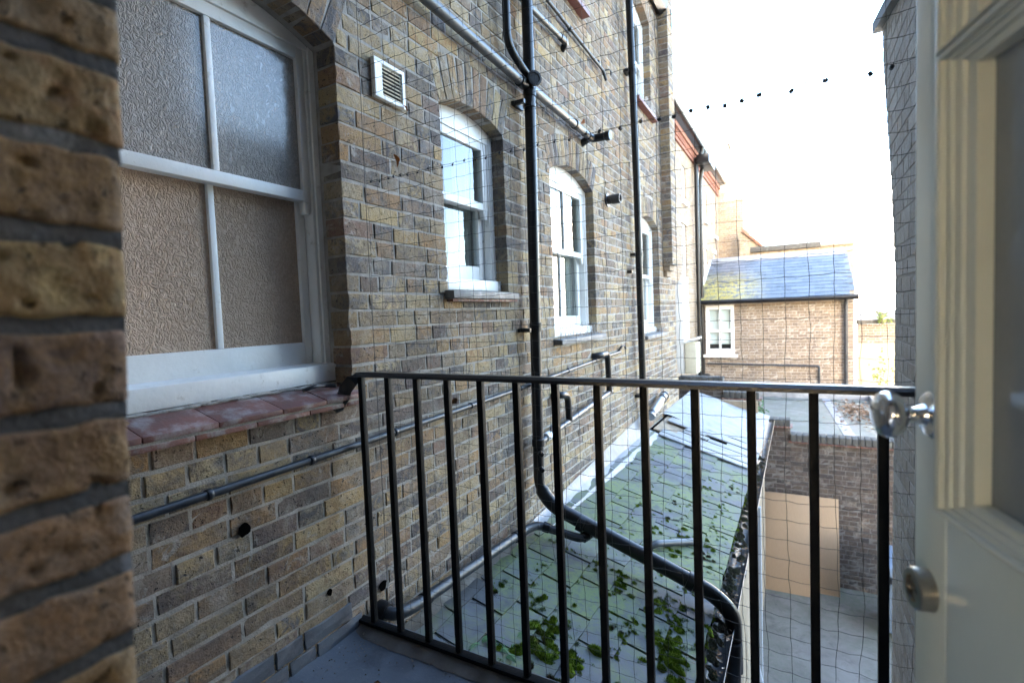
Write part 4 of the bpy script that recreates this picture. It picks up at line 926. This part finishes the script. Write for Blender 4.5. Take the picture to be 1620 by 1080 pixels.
def flake(mb, p, s, n=None):
    a = rng.uniform(0, 6.28); n = n or Vector((rng.uniform(-.5, .5), rng.uniform(-.5, .5), 1)).normalized(); u = n.orthogonal().normalized(); u = (Matrix.Rotation(a, 3, n) @ u); w = n.cross(u); c = s * .45
    p = Vector(p); mb.add([p - u * s, p + w * c - u * s * .2 + n * s * .15, p + u * s, p - w * c - u * s * .2 + n * s * .15, p + n * s * -.05], [(0, 1, 4), (1, 2, 4), (2, 3, 4), (3, 0, 4)])
lt = MB()
for _ in range(520):
    y = rng.uniform(1.5, 7.6); x = 1.155 + rng.uniform(-.045, .045); flake(lt, (x, y, -.552 + .004 * y + rng.uniform(0, .026)), rng.uniform(.008, .022))
for _ in range(260):
    y = rng.uniform(1.5, 5.4); x = 1.1 - abs(rng.gauss(0, .35)); 
    if x > .1: flake(lt, (x, y, zr(x) + .026), rng.uniform(.006, .016))
for _ in range(900):
    x = rng.choice(joint_rows) + rng.uniform(-.002, .008); y = rng.uniform(1.5, 5.5)
    if x > .1 and noise.noise(Vector((x * 3, y * 2, 8))) > -.1: flake(lt, (x, y, zr(x) + .014), rng.uniform(.003, .008))
o = lt.build('leaf_litter', M['leaf_dry'], lean); o['kind'] = 'stuff'
ml = MB()
for _ in range(120):
    y = rng.uniform(1.6, 6.4); sd += 1; n = len(ml.v); moss_clump(ml, 1.15 + rng.uniform(-.03, .03), y, rng.uniform(.01, .022), .015, sd)
    ml.v[n:] = [(v[0], v[1], v[2] + (-.535 + .004 * y) - zr(1.15) - .014) for v in ml.v[n:]]
dk = MB()
for _ in range(1500):
    if rng.random() < .6: x = rng.choice(joint_rows) + rng.uniform(-.001, .006); y = rng.uniform(1.5, 5.6); vx, vy = .007, rng.uniform(.012, .04)
    else:
        row = rng.randrange(NR); x = joint_rows[row] - rng.uniform(.01, .17); y = 1.42 + .15 + rng.randrange(15) * .30 + (.15 if row % 2 else 0); vx, vy = rng.uniform(.012, .04), .006
    if x < .1 or y > 5.6: continue
    z = zr(x) + .016; dk.add([(x - vx, y, z + SL * vx), (x, y - vy, z), (x + vx, y, z - SL * vx), (x, y + vy, z), (x, y, z + .006)], [(0, 1, 4), (1, 2, 4), (2, 3, 4), (3, 0, 4)])
M['muck'] = simple('gutter_muck', (.03,.026,.02), (.05,.055,.025), 20, .95, .6, 160)
o = dk.build('joint_dirt', M['muck'], lean); o['kind'] = 'stuff'
o = ml.build('gutter_muck', M['muck'], lean, smooth=True, angle=80); o['kind'] = 'stuff'
st = empty('roof_stub_pipe', (.85, 3.15, -.4), 'short grey pipe lying on the mossy slates beside the soil pipe', 'pipe')
a = RP(1032, 872); b = RP(1105, 868); m = MB(); m.tube(fillet([(a[0], a[1] - .03, zr(a[0]) + .05), (a[0] + .03, a[1], zr(a[0]) + .06), (b[0], b[1], zr(b[0]) + .055)], .03), .023, 12); m.build('pipe', M['grey_pipe'], st, smooth=True)
collar((b[0], b[1], zr(b[0]) + .055), Vector((b[0] - a[0], b[1] - a[1], -.1)), .028, .03, M['grey_pipe'], st)
# fern
fern = empty('fern', (.4, 1.72, -.28), 'small green fern growing from the slates behind the railing foot', 'fern')
for (px, py) in ((758, 1000), (765, 1005), (790, 1010), (800, 1020), (780, 1030), (812, 1000)):
    x, y = RP(px, py + 20); 
    for k in range(4):
        m = MB(); a = rng.uniform(0, 6.28); L = rng.uniform(.05, .095); base = Vector((x, y, zr(x) + .015)); d = Vector((math.cos(a), math.sin(a), 0)); sd_ = Vector((-d.y, d.x, 0)); P = []
        for i in range(12):
            t = i / 11; P.append(base + d * L * t + Vector((0, 0, 1)) * (L * .75 * (t - t * t * .75)))
        for i in range(1, 12):
            w = .016 * math.sin(math.pi * min(1, (i + 1) / 12)) + .003; 
            for s in (-1, 1):
                q = P[i]; e = q + sd_ * s * w + d * .004 - Vector((0, 0, .003)); m.add([q - d * .0032, q + d * .0032, e + d * .002, e - d * .001], [(0, 1, 2, 3)])
        m.tube(P, .0008, 4, False); m.build('frond', M['leaf_green'], fern)

# =================================================================== COURTYARD: BACK WALL AND THINGS IN IT
yw = empty('yard_wall', (1.8, 8.95, -3.1), 'sooty brick yard wall with stepped copings at the end of the courtyard', 'wall')
FY = frame((0, 8.9, 0), (1, 0, 0), (0, 0, 1))
def ytop(x): return .0 if x < .45 else (-.25 if x < .97 else (-.63 if x < 1.41 else -.85))
for (a, b, top, hn, sd_) in ((-.26, .45, -.06, 30, 21), (.45, .98, -.30, 20, 22), (.98, 1.41, -.70, 60, 23), (1.41, 4.2, -.925, 190, 24)):
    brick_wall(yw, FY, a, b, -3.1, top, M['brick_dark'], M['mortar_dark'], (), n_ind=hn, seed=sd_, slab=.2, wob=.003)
def coping(a, b, top, h=.105, d=.24, tilecol='tile_edge'):
    n = max(2, int((b - a) / .078)); w = (b - a) / n
    m = MB(); m.box((a - .03, 8.855, top - h - .018), (b + .03, 9.13, top - h)); m.build('coping_tile', M[tilecol], yw, bevel=.003)
    for i in range(n):
        m = MB(); m.box((a + w * i + .004, 8.87 + rng.uniform(-.004, .004), top - h), (a + w * (i + 1) - .004, 9.11, top + rng.uniform(-.006, .004))); m.build('coping_brick', M['coping'], yw, bevel=.006)
M['coping'] = simple('lichened_brick', (.085,.082,.074), (.06,.058,.054), 14, .95, .5, 60, c3=(.14,.145,.125), s3=9, thr3=(.55,.7))
coping(-.26, .45, .06); coping(.45, .98, -.17); coping(.98, 1.41, -.575); coping(1.41, 4.2, -.80)
# two beech boards, a pole, a white sheet, a bin
def leaning(name, x0, x1, yb, yt, zb, zt, th, mat, label, cat):
    m = MB(); m.prism([(x0, yb, zb), (x1, yb + .02, zb), (x1 , yt + .02, zt), (x0, yt, zt)], (0, th, .004)); return tag(m.build(name, mat, bevel=.0015), label, cat, 'boards leaning on the yard wall')
b1 = leaning('chipboard_sheet', 1.02, 1.66, 8.40, 8.72, -3.1, -1.70, .018, M['board'], 'beech coloured board leaning on the yard wall, narrower and in front', 'board')
b2 = leaning('chipboard_sheet', 1.08, 2.03, 8.58, 8.80, -3.1, -1.72, .018, M['board'], 'wide beech coloured board leaning on the yard wall behind a narrower one', 'board')
m = MB(); m.tube([(1.0, 8.35, -3.1), (.92, 8.82, -1.75)], .018, 8); tag(m.build('metal_pole', M['steel'], smooth=True), 'thin pale metal pole leaning beside the beech boards', 'pole')
m = MB(); m.prism([(1.16, 4.3, -3.1), (1.50, 4.45, -3.1), (1.17, 4.5, -1.5)], (.0, .02, 0)); tag(m.build('grey_sheet', M['greyboard']), 'pale grey triangular sheet leaning below the gutter', 'sheet')
for (yy, c, x) in ((4.9, 'timber', 1.13), (5.3, 'greyboard', 1.14)):
    m = MB(); m.box((x, yy, -3.1), (x + .06, yy + .05, -.72)); tag(m.build('upright_plank', M[c]), 'brown plank standing upright under the gutter' if c == 'timber' else 'grey plank standing upright under the gutter', 'plank', 'planks under the gutter')
m = MB(); m.box((1.12, 2.3, -1.12), (1.62, 3.0, -1.09)); tag(m.build('pale_lid', M['greyboard'], bevel=.004), 'pale grey flat lid low beside the lean-to wall', 'lid')
bn = empty('wheelie_bin', (2.75, 8.0, -3.1), 'grey blue wheelie bin against the yard wall beside the painted wall', 'bin')
m = MB(); m.prism([(2.50, 7.75, -3.02), (2.98, 7.75, -3.02), (3.0, 7.72, -2.25), (2.46, 7.72, -2.25)], (0, .6, 0)); m.build('body', M['bin'], bn, bevel=.02)
m = MB(); m.prism([(2.44, 7.68, -2.25), (3.02, 7.68, -2.25), (3.0, 7.72, -2.15), (2.46, 7.72, -2.15)], (0, .66, .04)); m.build('lid', M['bin'], bn, bevel=.02)
m = MB(); m.box((2.5, 7.66, -2.33), (2.98, 7.70, -2.27)); m.build('handle', M['clip'], bn)
for x in (2.52, 2.92): m = MB(); m.lathe((x, 8.3, -3.02), (1, 0, 0), [(0, .08), (.05, .08)], 14); m.build('wheel', M['clip'], bn)

# flat roofed extension behind the yard wall
fr_ = empty('flat_roofed_extension', (1.9, 11, -3.1), 'low extension with grey felt flat roof behind the yard wall', 'building')
m = MB(); m.box((.62, 9.12, -.93), (2.78, 12.6, -.83)); m.build('roof', M['flatroof'], fr_)
m = MB(); m.box((.62, 12.6, -.93), (2.84, 12.72, -.66)); m.box((2.78, 9.12, -.93), (2.88, 12.6, -.72)); m.build('kerb', M['lead'], fr_, bevel=.02)
m = MB(); m.prism([(1.95, 12.58, -.826), (2.1, 12.58, -.826), (2.1, 12.58, -.822), (1.95, 12.58, -.822)], (.18, -3.44, 0)); m.build('roof_seam', M['lead'], fr_)
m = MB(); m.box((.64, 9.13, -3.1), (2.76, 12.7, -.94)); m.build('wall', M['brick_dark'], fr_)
lf = MB()
for _ in range(420):
    x = 2.45 + rng.gauss(0, .16); y = 11.2 + rng.gauss(0, .55)
    if x < 2.75 and y < 12.5: flake(lf, (x, y, -.82 + rng.uniform(0, .05)), rng.uniform(.03, .055))
o = lf.build('fallen_leaves', M['leaf_dry'], fr_); o['kind'] = 'stuff'
# white painted end of a lean-to on the coping
ws = empty('white_screen', (-.1, 9.3, .05), 'white painted timber screen with sloping top beside the far downpipe', 'screen')
FW = frame((0, 9.3, 0), (1, 0, 0), (0, 0, 1))
m = MB(); m.prism([(-.36, 9.3, .06), (-.22, 9.3, .06), (-.235, 9.3, 1.78), (-.36, 9.3, 1.62)], (0, .5, 0)); m.build('panel', M['white_clean'], ws, bevel=.004)
m = MB(); m.box((-.215, 9.28, .06), (-.02, 9.7, .60)); m.build('box', M['cream'], ws, bevel=.006)
m = MB(); m.prism([(-.24, 9.26, .585), (.0, 9.26, .66), (.0, 9.26, .70), (-.24, 9.26, .625)], (0, .46, 0)); m.build('cap', M['white_clean'], ws, bevel=.004)

# =================================================================== NEXT BUILDING ALONG
nb = empty('neighbour_building', (-.9, 14, -3.1), 'further buff brick building with red brick cornice under its gutter', 'building')
FN = frame((-.9, 0, 0), (0, 1, 0), (0, 0, 1))
NW = [dict(u0=12.85, u1=13.45, v0=1.9, vs=3.3), dict(u0=16.2, u1=16.8, v0=1.7, vs=3.0), dict(u0=18.1, u1=18.7, v0=1.7, vs=3.0), dict(u0=13.0, u1=13.5, v0=3.85, vs=4.7), dict(u0=16.4, u1=16.9, v0=3.85, vs=4.7), dict(u0=18.3, u1=18.8, v0=3.6, vs=4.3)]
brick_wall(nb, FN, 7.6, 19.5, -1.3, 5.075, M['brick_pale'], M['mortar_house'], NW, n_ind=0, seed=31, wob=.003)
for i, w in enumerate(NW):
    m = MB(); m.box((-1.0, w['u0'], w['v0']), (-.98, w['u1'], w['vs'])); wo = m.build('window', M['glass'], nb)
    m = MB(); a, b, c, d = w['u0'], w['u1'], w['v0'], w['vs']
    for q in ((a, a + .06, c, d), (b - .06, b, c, d), (a + .06, b - .06, c, c + .06), (a + .06, b - .06, d - .06, d), (a + .06, b - .06, (c + d) / 2 - .03, (c + d) / 2 + .03)): m.box((-.975, q[0], q[2]), (-.94, q[1], q[3]))
    m.build('frame', M['white_clean'], wo)
    m = MB(); m.box((-.95, a - .1, d), (-.885, b + .1, d + .12)) if i < 3 else m.box((-.95, a - .1, c - .1), (-.84, b + .1, c)); m.build('lintel' if i < 3 else 'window_sill', M['white_clean'], nb)
m = MB(); m.box((-3.5, 7.6, -3.1), (-3.4, 19.5, 5.0)); m.box((-3.4, 7.6, -3.1), (-1.05, 7.7, 5.0)); m.box((-3.4, 19.4, -3.1), (-1.05, 19.5, 5.0)); m.build('side_wall', M['mortar_dark'], nb)
m = MB(); m.box((-.98, 7.6, 5.08), (-.86, 19.45, 5.15)); m.build('cornice', M['brick_red'], nb)
m = MB(); m.box((-.98, 7.6, 5.30), (-.80, 19.45, 5.40)); m.build('cornice', M['brick_red'], nb)
m = MB(); m.box((-.98, 7.6, 5.152), (-.9, 19.45, 5.298)); m.build('cornice', M['brick_red'], nb)
for k in range(78):
    y = 7.65 + k * .15; m = MB(); m.box((-.898, y, 5.152), (-.835, y + .075, 5.298))
    if y > 12: m.build('dentil', M['brick_red'], nb)
m = MB(); m.prism([(-.82, 7.6, 5.42), (-.60, 7.6, 5.50), (-3.4, 7.6, 6.9), (-3.5, 7.6, 6.8)], (0, 11.9, 0)); m.build('roof', M['slate_house'], nb)
m = MB(); m.tube([(-.66, 7.6, 5.50), (-.66, 19.5, 5.50)], .065, 10); m.build('gutter', M['black_pipe'], nb, smooth=True)
dp = empty('far_downpipe', (-.8, 14.6, 0), 'tall black twin downpipe on the further buff building with gutter outlet', 'pipe')
m = MB(); m.tube(fillet([(-.66, 14.6, 5.45), (-.70, 14.6, 5.25), (-.80, 14.45, 5.15), (-.80, 14.45, -.9)], .1), .055, 10); m.tube(fillet([(-.66, 15.0, 5.45), (-.80, 15.0, 4.6), (-.80, 15.0, -.9)], .2), .05, 10); m.build('pipe', M['black_pipe'], dp, smooth=True)
m = MB(); m.box((-.76, 14.3, 5.0), (-.45, 15.4, 5.22)); m.build('hopper', M['black_pipe'], dp, bevel=.03)
m = MB(); m.box((-.86, 14.3, -1.0), (-.6, 14.9, -.62)); m.build('shoe', M['clip'], dp, bevel=.05)

# =================================================================== HOUSE WITH BLUE SLATE ROOF
ho = empty('slate_roofed_house', (1, 16, -3.1), 'low brown brick house with blue slate roof and yellow lichen', 'house')
FH = frame((0, 15, 0), (1, 0, 0), (0, 0, 1))
HW = dict(u0=-.71, u1=.01, v0=-.10, vs=1.26)
brick_wall(ho, FH, -.85, 2.71, -3.1, 1.30, M['brick_house'], M['mortar_house'], [HW], n_ind=300, seed=41, wob=.003)
m = MB(); 
for q in ((-.71, -.63, -.1, 1.26), (-.07, .01, -.1, 1.26), (-.63, -.07, 1.14, 1.26), (-.63, -.07, -.1, .06), (-.63, -.07, .52, .58), (-.37, -.33, .06, 1.14)): m.box((q[0], 14.96, q[2]), (q[1], 15.06, q[3]))
hw = m.build('window', M['white_clean'], ho, bevel=.004)
M['blind'] = simple('white_blind', (.74,.75,.75), (.7,.71,.71), 4, .5, 0)
for (a, b) in ((-.63, -.37), (-.33, -.07)):
    for (c, d) in ((.58, 1.14), (.06, .52)):
        m = MB(); m.box((a, 15.03, c), (b, 15.035, d)); m.build('pane', M['glass'], hw)
    m = MB(); m.box((a, 15.045, .19), (b, 15.055, 1.14)); m.build('blind', M['blind'], hw)
m = MB(); m.box((-.63, 15.3, 0), (-.07, 15.32, 1.1)); m.build('backing', M['clip'], hw)
m = MB(); m.box((-.78, 14.90, -.17), (.09, 15.06, -.10)); m.build('window_sill', M['white_clean'], ho, bevel=.004)
m = MB(); m.box((-.85, 15.15, -3.1), (2.71, 15.2, -.2)); m.box((2.56, 15.15, -3.1), (2.71, 18.1, 1.3)); m.build('side_wall', M['brick_house'], ho)
# roof slates
rs0 = Vector((0, 14.82, 1.38)); rs1 = Vector((0, 17.3, 2.62)); sl_ = (rs1 - rs0); SLn = sl_.length; su = sl_.normalized(); nrm = Vector((0, -su.z, su.y))
m = MB(); m.prism([rs0 + Vector((-.86, 0, -.03)), rs1 + Vector((-.86, 0, -.03)), rs1 + Vector((-.86, 0, -.10)), rs0 + Vector((-.86, 0, -.10))], (3.6, 0, 0)); m.build('roof_deck', M['timber'], ho)
hm = []
for s in range(5):
    r = random.Random(s + 90); me = bpy.data.meshes.new('slate'); W, L, T = .246, .4, .008; e = r.uniform(-.004, .004)
    v = [(-W / 2, 0, T), (W / 2, e, T), (W / 2, L, T), (-W / 2, L, T), (-W / 2, 0, 0), (W / 2, e, 0), (W / 2, L, 0), (-W / 2, L, 0)]
    me.from_pydata(v, [], [(0, 1, 2, 3), (4, 7, 6, 5), (0, 4, 5, 1), (1, 5, 6, 2), (2, 6, 7, 3), (3, 7, 4, 0)]); me.materials.append(M['slate_house']); hm.append(me)
hinv = wmat(ho).inverted()
rows = 13; ex = SLn / rows
for rI in range(rows):
    for k in range(15):
        x = -.74 + k * .25 + (.125 if rI % 2 else 0)
        if x > 2.66: continue
        p = rs0 + su * (rI * ex) + Vector((x, 0, 0)) + nrm * .014
        t = su; tt = (t - nrm * .035).normalized(); nn = Vector((1, 0, 0)).cross(tt)
        Mx = Matrix(((1, tt.x, nn.x, p.x), (0, tt.y, nn.y, p.y), (0, tt.z, nn.z, p.z), (0, 0, 0, 1)))
        l, q, s = Mx.decompose(); o = bpy.data.objects.new('slate', hm[rng.randrange(5)]); COL.objects.link(o); o.location = l; o.rotation_euler = q.to_euler(); o.parent = ho; o.matrix_parent_inverse = hinv
m = MB(); m.prism([(-.88, 17.12, 2.56), (-.88, 17.34, 2.74), (-.88, 17.5, 2.74), (-.88, 17.5, 2.5)], (3.6, 0, 0)); m.build('ridge_flashing', M['lead'], ho, bevel=.01)
m = MB(); m.tube([(-.95, 14.74, 1.35), (2.80, 14.74, 1.33)], .062, 10); m.build('gutter', M['black_pipe'], ho, smooth=True)
m = MB(); m.tube(fillet([(2.55, 14.76, 1.33), (2.55, 14.9, 1.2), (2.55, 14.92, -3.1)], .08), .042, 10); m.build('downpipe', M['dark_pipe'], ho, smooth=True)
m = MB(); m.tube(fillet([(-.68, 14.93, -.345), (1.98, 14.93, -.375), (1.98, 14.93, -1.5)], .05), .024, 8); m.build('waste_pipe', M['dark_pipe'], ho, smooth=True)
m = MB(); m.prism([rs0 + Vector((-.93, 0, -.02)), rs1 + Vector((-.93, 0, -.02)), rs1 + Vector((-.93, 0, .09)), rs0 + Vector((-.93, 0, .09))], (.07, 0, 0)); m.build('verge', M['white_clean'], ho)
m = MB(); m.box((-.98, 14.75, 1.75), (-.82, 15.0, 2.15)); tag(m.build('alarm_box', M['red_sill'], bevel=.02), 'small brown box fixed where the slate roof meets the buff building', 'box')

# parapet wall behind the house and gable, chimney
pw = empty('parapet_wall', (1.4, 18.2, -3.1), 'buff brick parapet wall showing above the blue slate roof', 'wall')
FQ = frame((0, 18.2, 0), (1, 0, 0), (0, 0, 1))
brick_wall(pw, FQ, -.1, 2.97, .5, 2.9, M['brick_pale'], M['mortar_house'], (), n_ind=90, seed=51)
m = MB(); m.box((.2, 18.12, 2.905), (2.15, 18.45, 3.08)); m.build('coping', M['coping'], pw, bevel=.02)
m = MB(); m.box((2.15, 18.14, 2.905), (3.0, 18.45, 2.99)); m.build('coping', M['brick_pale'], pw, bevel=.02)
m = MB(); m.box((-.1, 18.36, -3.1), (2.97, 18.42, .5)); m.build('wall', M['mortar_dark'], pw)
gb = empty('gable_wall', (-.4, 20, -3.1), 'tall buff brick gable and chimney catching the sun', 'building')
FG = frame((0, 20, 0), (1, 0, 0), (0, 0, 1))
brick_wall(gb, FG, -1.4, -.14, -1, 5.6, M['brick_pale'], M['mortar_house'], (), n_ind=120, seed=61)
brick_wall(gb, FG, -1.4, -.62, 5.6, 7.0, M['brick_pale'], M['mortar_house'], (), n_ind=60, seed=62)
m = MB(); m.box((-1.4, 20.15, -3.1), (-.14, 23, 5.6)); m.box((-1.4, 20.15, 5.6), (-.62, 20.9, 7.0)); m.build('wall', M['mortar_house'], gb)
m = MB(); m.box((-1.45, 19.95, 7.0), (-.58, 20.95, 7.12)); m.build('chimney_cap', M['brick_pale'], gb)
for x in (-1.2, -.85): m = MB(); m.lathe((x, 20.4, 7.12), (0, 0, 1), [(0, .13), (.3, .10), (.34, .12), (.36, .09)], 12); m.build('chimney_pot', M['tile_edge'], gb, smooth=True)
FG2 = frame((0, 19.2, 0), (1, 0, 0), (0, 0, 1))
brick_wall(gb, FG2, -.2, .55, .8, 3.75, M['brick_pale'], M['mortar_house'], (), ends=lambda v: (-.2, .55 - max(0, v - 3.1) * 1.0), n_ind=60, seed=63)
m = MB(); m.prism([(-.14, 19.1, 3.78), (.62, 19.1, 3.02), (.66, 19.1, 3.08), (-.14, 19.1, 3.90)], (0, .5, 0)); m.build('verge', M['brick_red'], gb)
for (x, y, z0, z1, lb) in ((-.18, 19.9, 5.6, 7.15, 'thin television aerial mast on the sunlit gable'), (.42, 19.4, 3.1, 4.45, 'short thin aerial mast above the red gable verge'), (-1.75, 19.0, 6.0, 8.1, 'thin aerial mast above the further gutter')):
    a = empty('aerial', (x, y, z0), lb, 'aerial', 'aerial masts on the roofs')
    m = MB(); m.tube([(x, y, z0), (x, y, z1)], .012, 6); m.build('mast', M['steel'], a)
    m = MB(); m.tube([(x - .1, y, z1 - .1), (x + .1, y, z1 - .1)], .008, 5); m.tube([(x - .06, y, z1 - .3), (x + .06, y, z1 - .3)], .008, 5); m.build('element', M['steel'], a)

# =================================================================== FAR RIGHT: garden wall, white building
gw = empty('garden_wall', (4, 17, -3.1), 'low brick and tan rendered wall beyond the painted side wall', 'wall')
FGW = frame((0, 17, 0), (1, 0, 0), (0, 0, 1))
brick_wall(gw, FGW, 2.98, 6.5, .05, .57, M['brick_house'], M['mortar_house'], (), n_ind=40, seed=71)
m = MB(); m.box((2.98, 17.003, -3.1), (6.5, 17.12, .045)); m.build('render', M['render_tan'], gw)
m = MB(); m.box((2.95, 16.92, .58), (6.5, 17.3, .70)); m.build('coping', M['coping'], gw, bevel=.02)
m = MB(); m.prism([(2.95, 16.95, .705), (2.95, 17.9, .95), (2.95, 17.9, .90), (2.95, 16.95, .69)], (3.6, 0, 0)); m.build('lead_roof', M['lead'], gw)
wb = empty('white_building', (6, 21, -3.1), 'white rendered building in bright sun behind the garden wall', 'building')
m = MB(); m.box((3.2, 21, -3.1), (10, 29, 5.595)); m.build('wall', M['render_white'], wb)
m = MB(); m.box((3.2, 21, 5.6), (10, 21.2, 5.8)); m.build('parapet', M['render_white'], wb)
m = MB(); m.tube(fillet([(4.6, 20.95, 2.72), (3.72, 20.95, 2.66), (3.72, 20.95, .5)], .05), .02, 8); m.build('pipe', M['brick_red'], wb)
m = MB(); m.box((3.98, 20.93, 2.2), (4.12, 20.99, 2.45)); m.build('vent', M['tile_edge'], wb)
def sprig(name, base, n, h, spread, mat, label, size):
    t = empty(name, base, label, 'plant'); base = Vector(base); st_ = MB(); lv = MB()
    for i in range(n):
        a = rng.uniform(0, 6.28); tip = base + Vector((math.cos(a) * spread * rng.random(), math.sin(a) * spread * .5 * rng.random(), h * rng.uniform(.5, 1))); st_.tube([base, (base + tip) / 2 + Vector((0, 0, .04)), tip], .006, 4, False)
        for k in range(9): q = base.lerp(tip, rng.uniform(.3, 1.05)) + Vector((rng.uniform(-.08, .08), rng.uniform(-.08, .08), rng.uniform(-.05, .08))); flake(lv, q, size * rng.uniform(.6, 1.2), Vector((rng.uniform(-1, 1), -1, rng.uniform(-.3, 1))).normalized())
    st_.build('stem', M['timber'], t); lv.build('foliage', mat, t); return t
sprig('shrub', (3.5, 16.8, .55), 10, .4, .45, M['leaf_yellow'], 'yellow green sprig on the garden wall coping', .05)
sprig('shrub', (3.35, 16.0, -1.5), 8, 1.6, .5, M['leaf_yellow'], 'thin yellow green shrub in front of the tan rendered wall', .05)
sprig('creeper', (.93, 8.82, -.62), 12, .3, .13, M['leaf_green'], 'small green creeper in the step of the yard wall', .03)

# =================================================================== PIGEON NETTING
net = empty('bird_netting', (.9, 1.5, .05), 'fine black bird netting stretched upright outside the railing', 'netting')
NY = 1.50; CW, CH = .0535, .0535; X0, X1 = .055, 1.93; ZB, ZT = -.10, 4.4
nc = int((X1 - X0) / CW); nr = int((ZT - ZB) / CH)
def knot(i, j):
    x = X0 + CW * i; z = ZB + CH * j; s = noise.noise_vector(Vector((x * 3.1, z * 2.3, 1))) * .010 + noise.noise_vector(Vector((x * 17, z * 17, 4))) * .0045
    slack = max(0, .75 - z) ; s2 = noise.noise_vector(Vector((x * 5, z * 4, 9))) * .028 * slack
    seam = 1.755; dzs = z - seam; pull = -.006 * math.exp(-abs(dzs) * 6)
    return Vector((x + s.x + s2.x, NY + s.y * 1.4 + s2.y + .012 * math.sin(x * 2), z + s.z * .7 + s2.z + pull))
V = []; F = []
def strand(p, q, r=.00075, sag=0):
    d = (q - p).normalized(); u = d.orthogonal().normalized(); w = d.cross(u); n = len(V); mid = (p + q) / 2 + Vector((rng.uniform(-.002, .002), rng.uniform(-.002, .002), -sag + rng.uniform(-.0012, .0012)))
    for c in (p, mid, q):
        for k in range(3): a = 2.094 * k; V.append(c + (u * math.cos(a) + w * math.sin(a)) * r)
    for s in (0, 3):
        for k in range(3): F.append((n + s + k, n + s + (k + 1) % 3, n + s + 3 + (k + 1) % 3, n + s + 3 + k))
K = {(i, j): knot(i, j) for i in range(nc + 1) for j in range(nr + 1)}
KN = MB()
for i in range(nc + 1):
    for j in range(nr + 1):
        if i < nc: strand(K[i, j], K[i + 1, j], sag=.0025)
        if j < nr: strand(K[i, j], K[i, j + 1])
        p = K[i, j]; e = .0016; KN.add([p + Vector((e, 0, 0)), p + Vector((-e, 0, 0)), p + Vector((0, e, 0)), p + Vector((0, -e, 0)), p + Vector((0, 0, e * 1.2)), p + Vector((0, 0, -e * 1.2))], [(0, 2, 4), (2, 1, 4), (1, 3, 4), (3, 0, 4), (2, 0, 5), (1, 2, 5), (3, 1, 5), (0, 3, 5)])
me = bpy.data.meshes.new('mesh'); me.from_pydata(V, [], F); o = link('strands', me, M['netting'], net); o['kind'] = 'stuff'
o = KN.build('knots', M['netting'], net); o['kind'] = 'stuff'
m = MB(); m.tube([(X0 - .005 + .003 * math.sin(z * 3), NY, z) for z in [ZB + i * .15 for i in range(31)]], .0011, 5); m.tube([(X0, NY, 1.757), (.5, NY + .003, 1.755), (1.2, NY, 1.759), (X1, NY, 1.772)], .0007, 5)
m.build('seam_cord', M['netting'], net)
cx = [.062, .108, .155, .18, .215, .25, .30, .35, .413, .46, .51, .56, .60, .655, .70, .749, .80, .86, .91, .965, 1.01, 1.075, 1.136, 1.19, 1.231, 1.277, 1.322, 1.365, 1.407, 1.449, 1.523, 1.597, 1.689, 1.73]
for x in cx:
    s = 1.15 if x > 1.0 else .8
    m = MB(); p = Vector((x * .985 + .02, NY - .002, 1.757 + .004 * math.sin(x * 40))); m.lathe(p, (rng.uniform(-1, 1), .4, rng.uniform(-.6, .6)), [(-.005 * s, .001), (-.004 * s, .0042 * s), (.0035 * s, .0046 * s), (.005 * s, .0015)], 7); m.tube([p, p + Vector((.004, 0, .008 * s))], .0012, 4); m.build('clip', M['clip'], net)
for (x, z) in ((.09, 1.30), (.075, 1.02), (.30, 1.93), (.10, 2.2), (1.05, 2.35)):
    pass
# loose dry leaves caught in the netting and lodged on the wall
def leaf(p, L, d, mat, label):
    p = Vector(p); d = Vector(d).normalized(); s = d.cross(Vector((.3, 1, .2))).normalized(); n = s.cross(d); m = MB(); vs = []
    for i in range(7):
        t = i / 6; w = L * .26 * math.sin(math.pi * (t * .92 + .06)) * (1 + .3 * math.sin(i * 3)); c = p + d * L * (t - .5) + n * L * .1 * math.sin(t * 4)
        vs += [c - s * w + n * w * .5, c, c + s * w + n * w * .35]
    m.add(vs, [(3 * i + k, 3 * i + 1 + k, 3 * i + 4 + k, 3 * i + 3 + k) for i in range(6) for k in (0, 1)]); return tag(m.build('dry_leaf', mat, smooth=True), label, 'leaf', 'dead leaves and scraps')
def at_net(px, py):
    d = C_R * (px - 810) - C_U * (py - 540) + C_F * FPX; return CAM + d * ((NY - .004 - CAM.y) / d.y)
leaf(at_net(626, 255), .055, (.35, 0, -1), M['leaf_orange'], 'orange dead leaf caught in the netting left of the small window')
leaf(at_net(718, 634), .04, (1, 0, .6), M['leaf_dry'], 'brown dead leaf caught in the netting just below the top rail')
leaf((.03, 1.785, 2.145), .035, (.1, 1, -.5), M['leaf_orange'], 'orange dead leaf on the lower edge of the white vent')
leaf((.08, 3.80, 2.69), .09, (.2, .7, .5), M['leaf_orange'], 'reddish dead leaf lodged on the waste pipe near its end')
for (p, lb) in (((.30, 1.18, .012), 'pale dry leaf scrap on the balcony floor near the railing foot'), ((.62, 1.02, .012), 'small white scrap on the bare balcony floor')):
    leaf(p, .035, (1, .4, .1), M['paleboard'] if 'white' in lb else M['leaf_dry'], lb)
leaf((-.02, .64, .972), .05, (.2, 1, .1), M['leaf_dry'], 'dry leaf on the red tiled sill close to the brick pier')
m = MB(); m.tube(fillet([(-.05, 1.23, .973), (-.03, 1.27, .985), (-.055, 1.33, .978), (-.02, 1.36, .975)], .02), .007, 7); tag(m.build('cable_scrap', M['clip'], smooth=True), 'scrap of black cable on the red tiled window sill', 'cable')
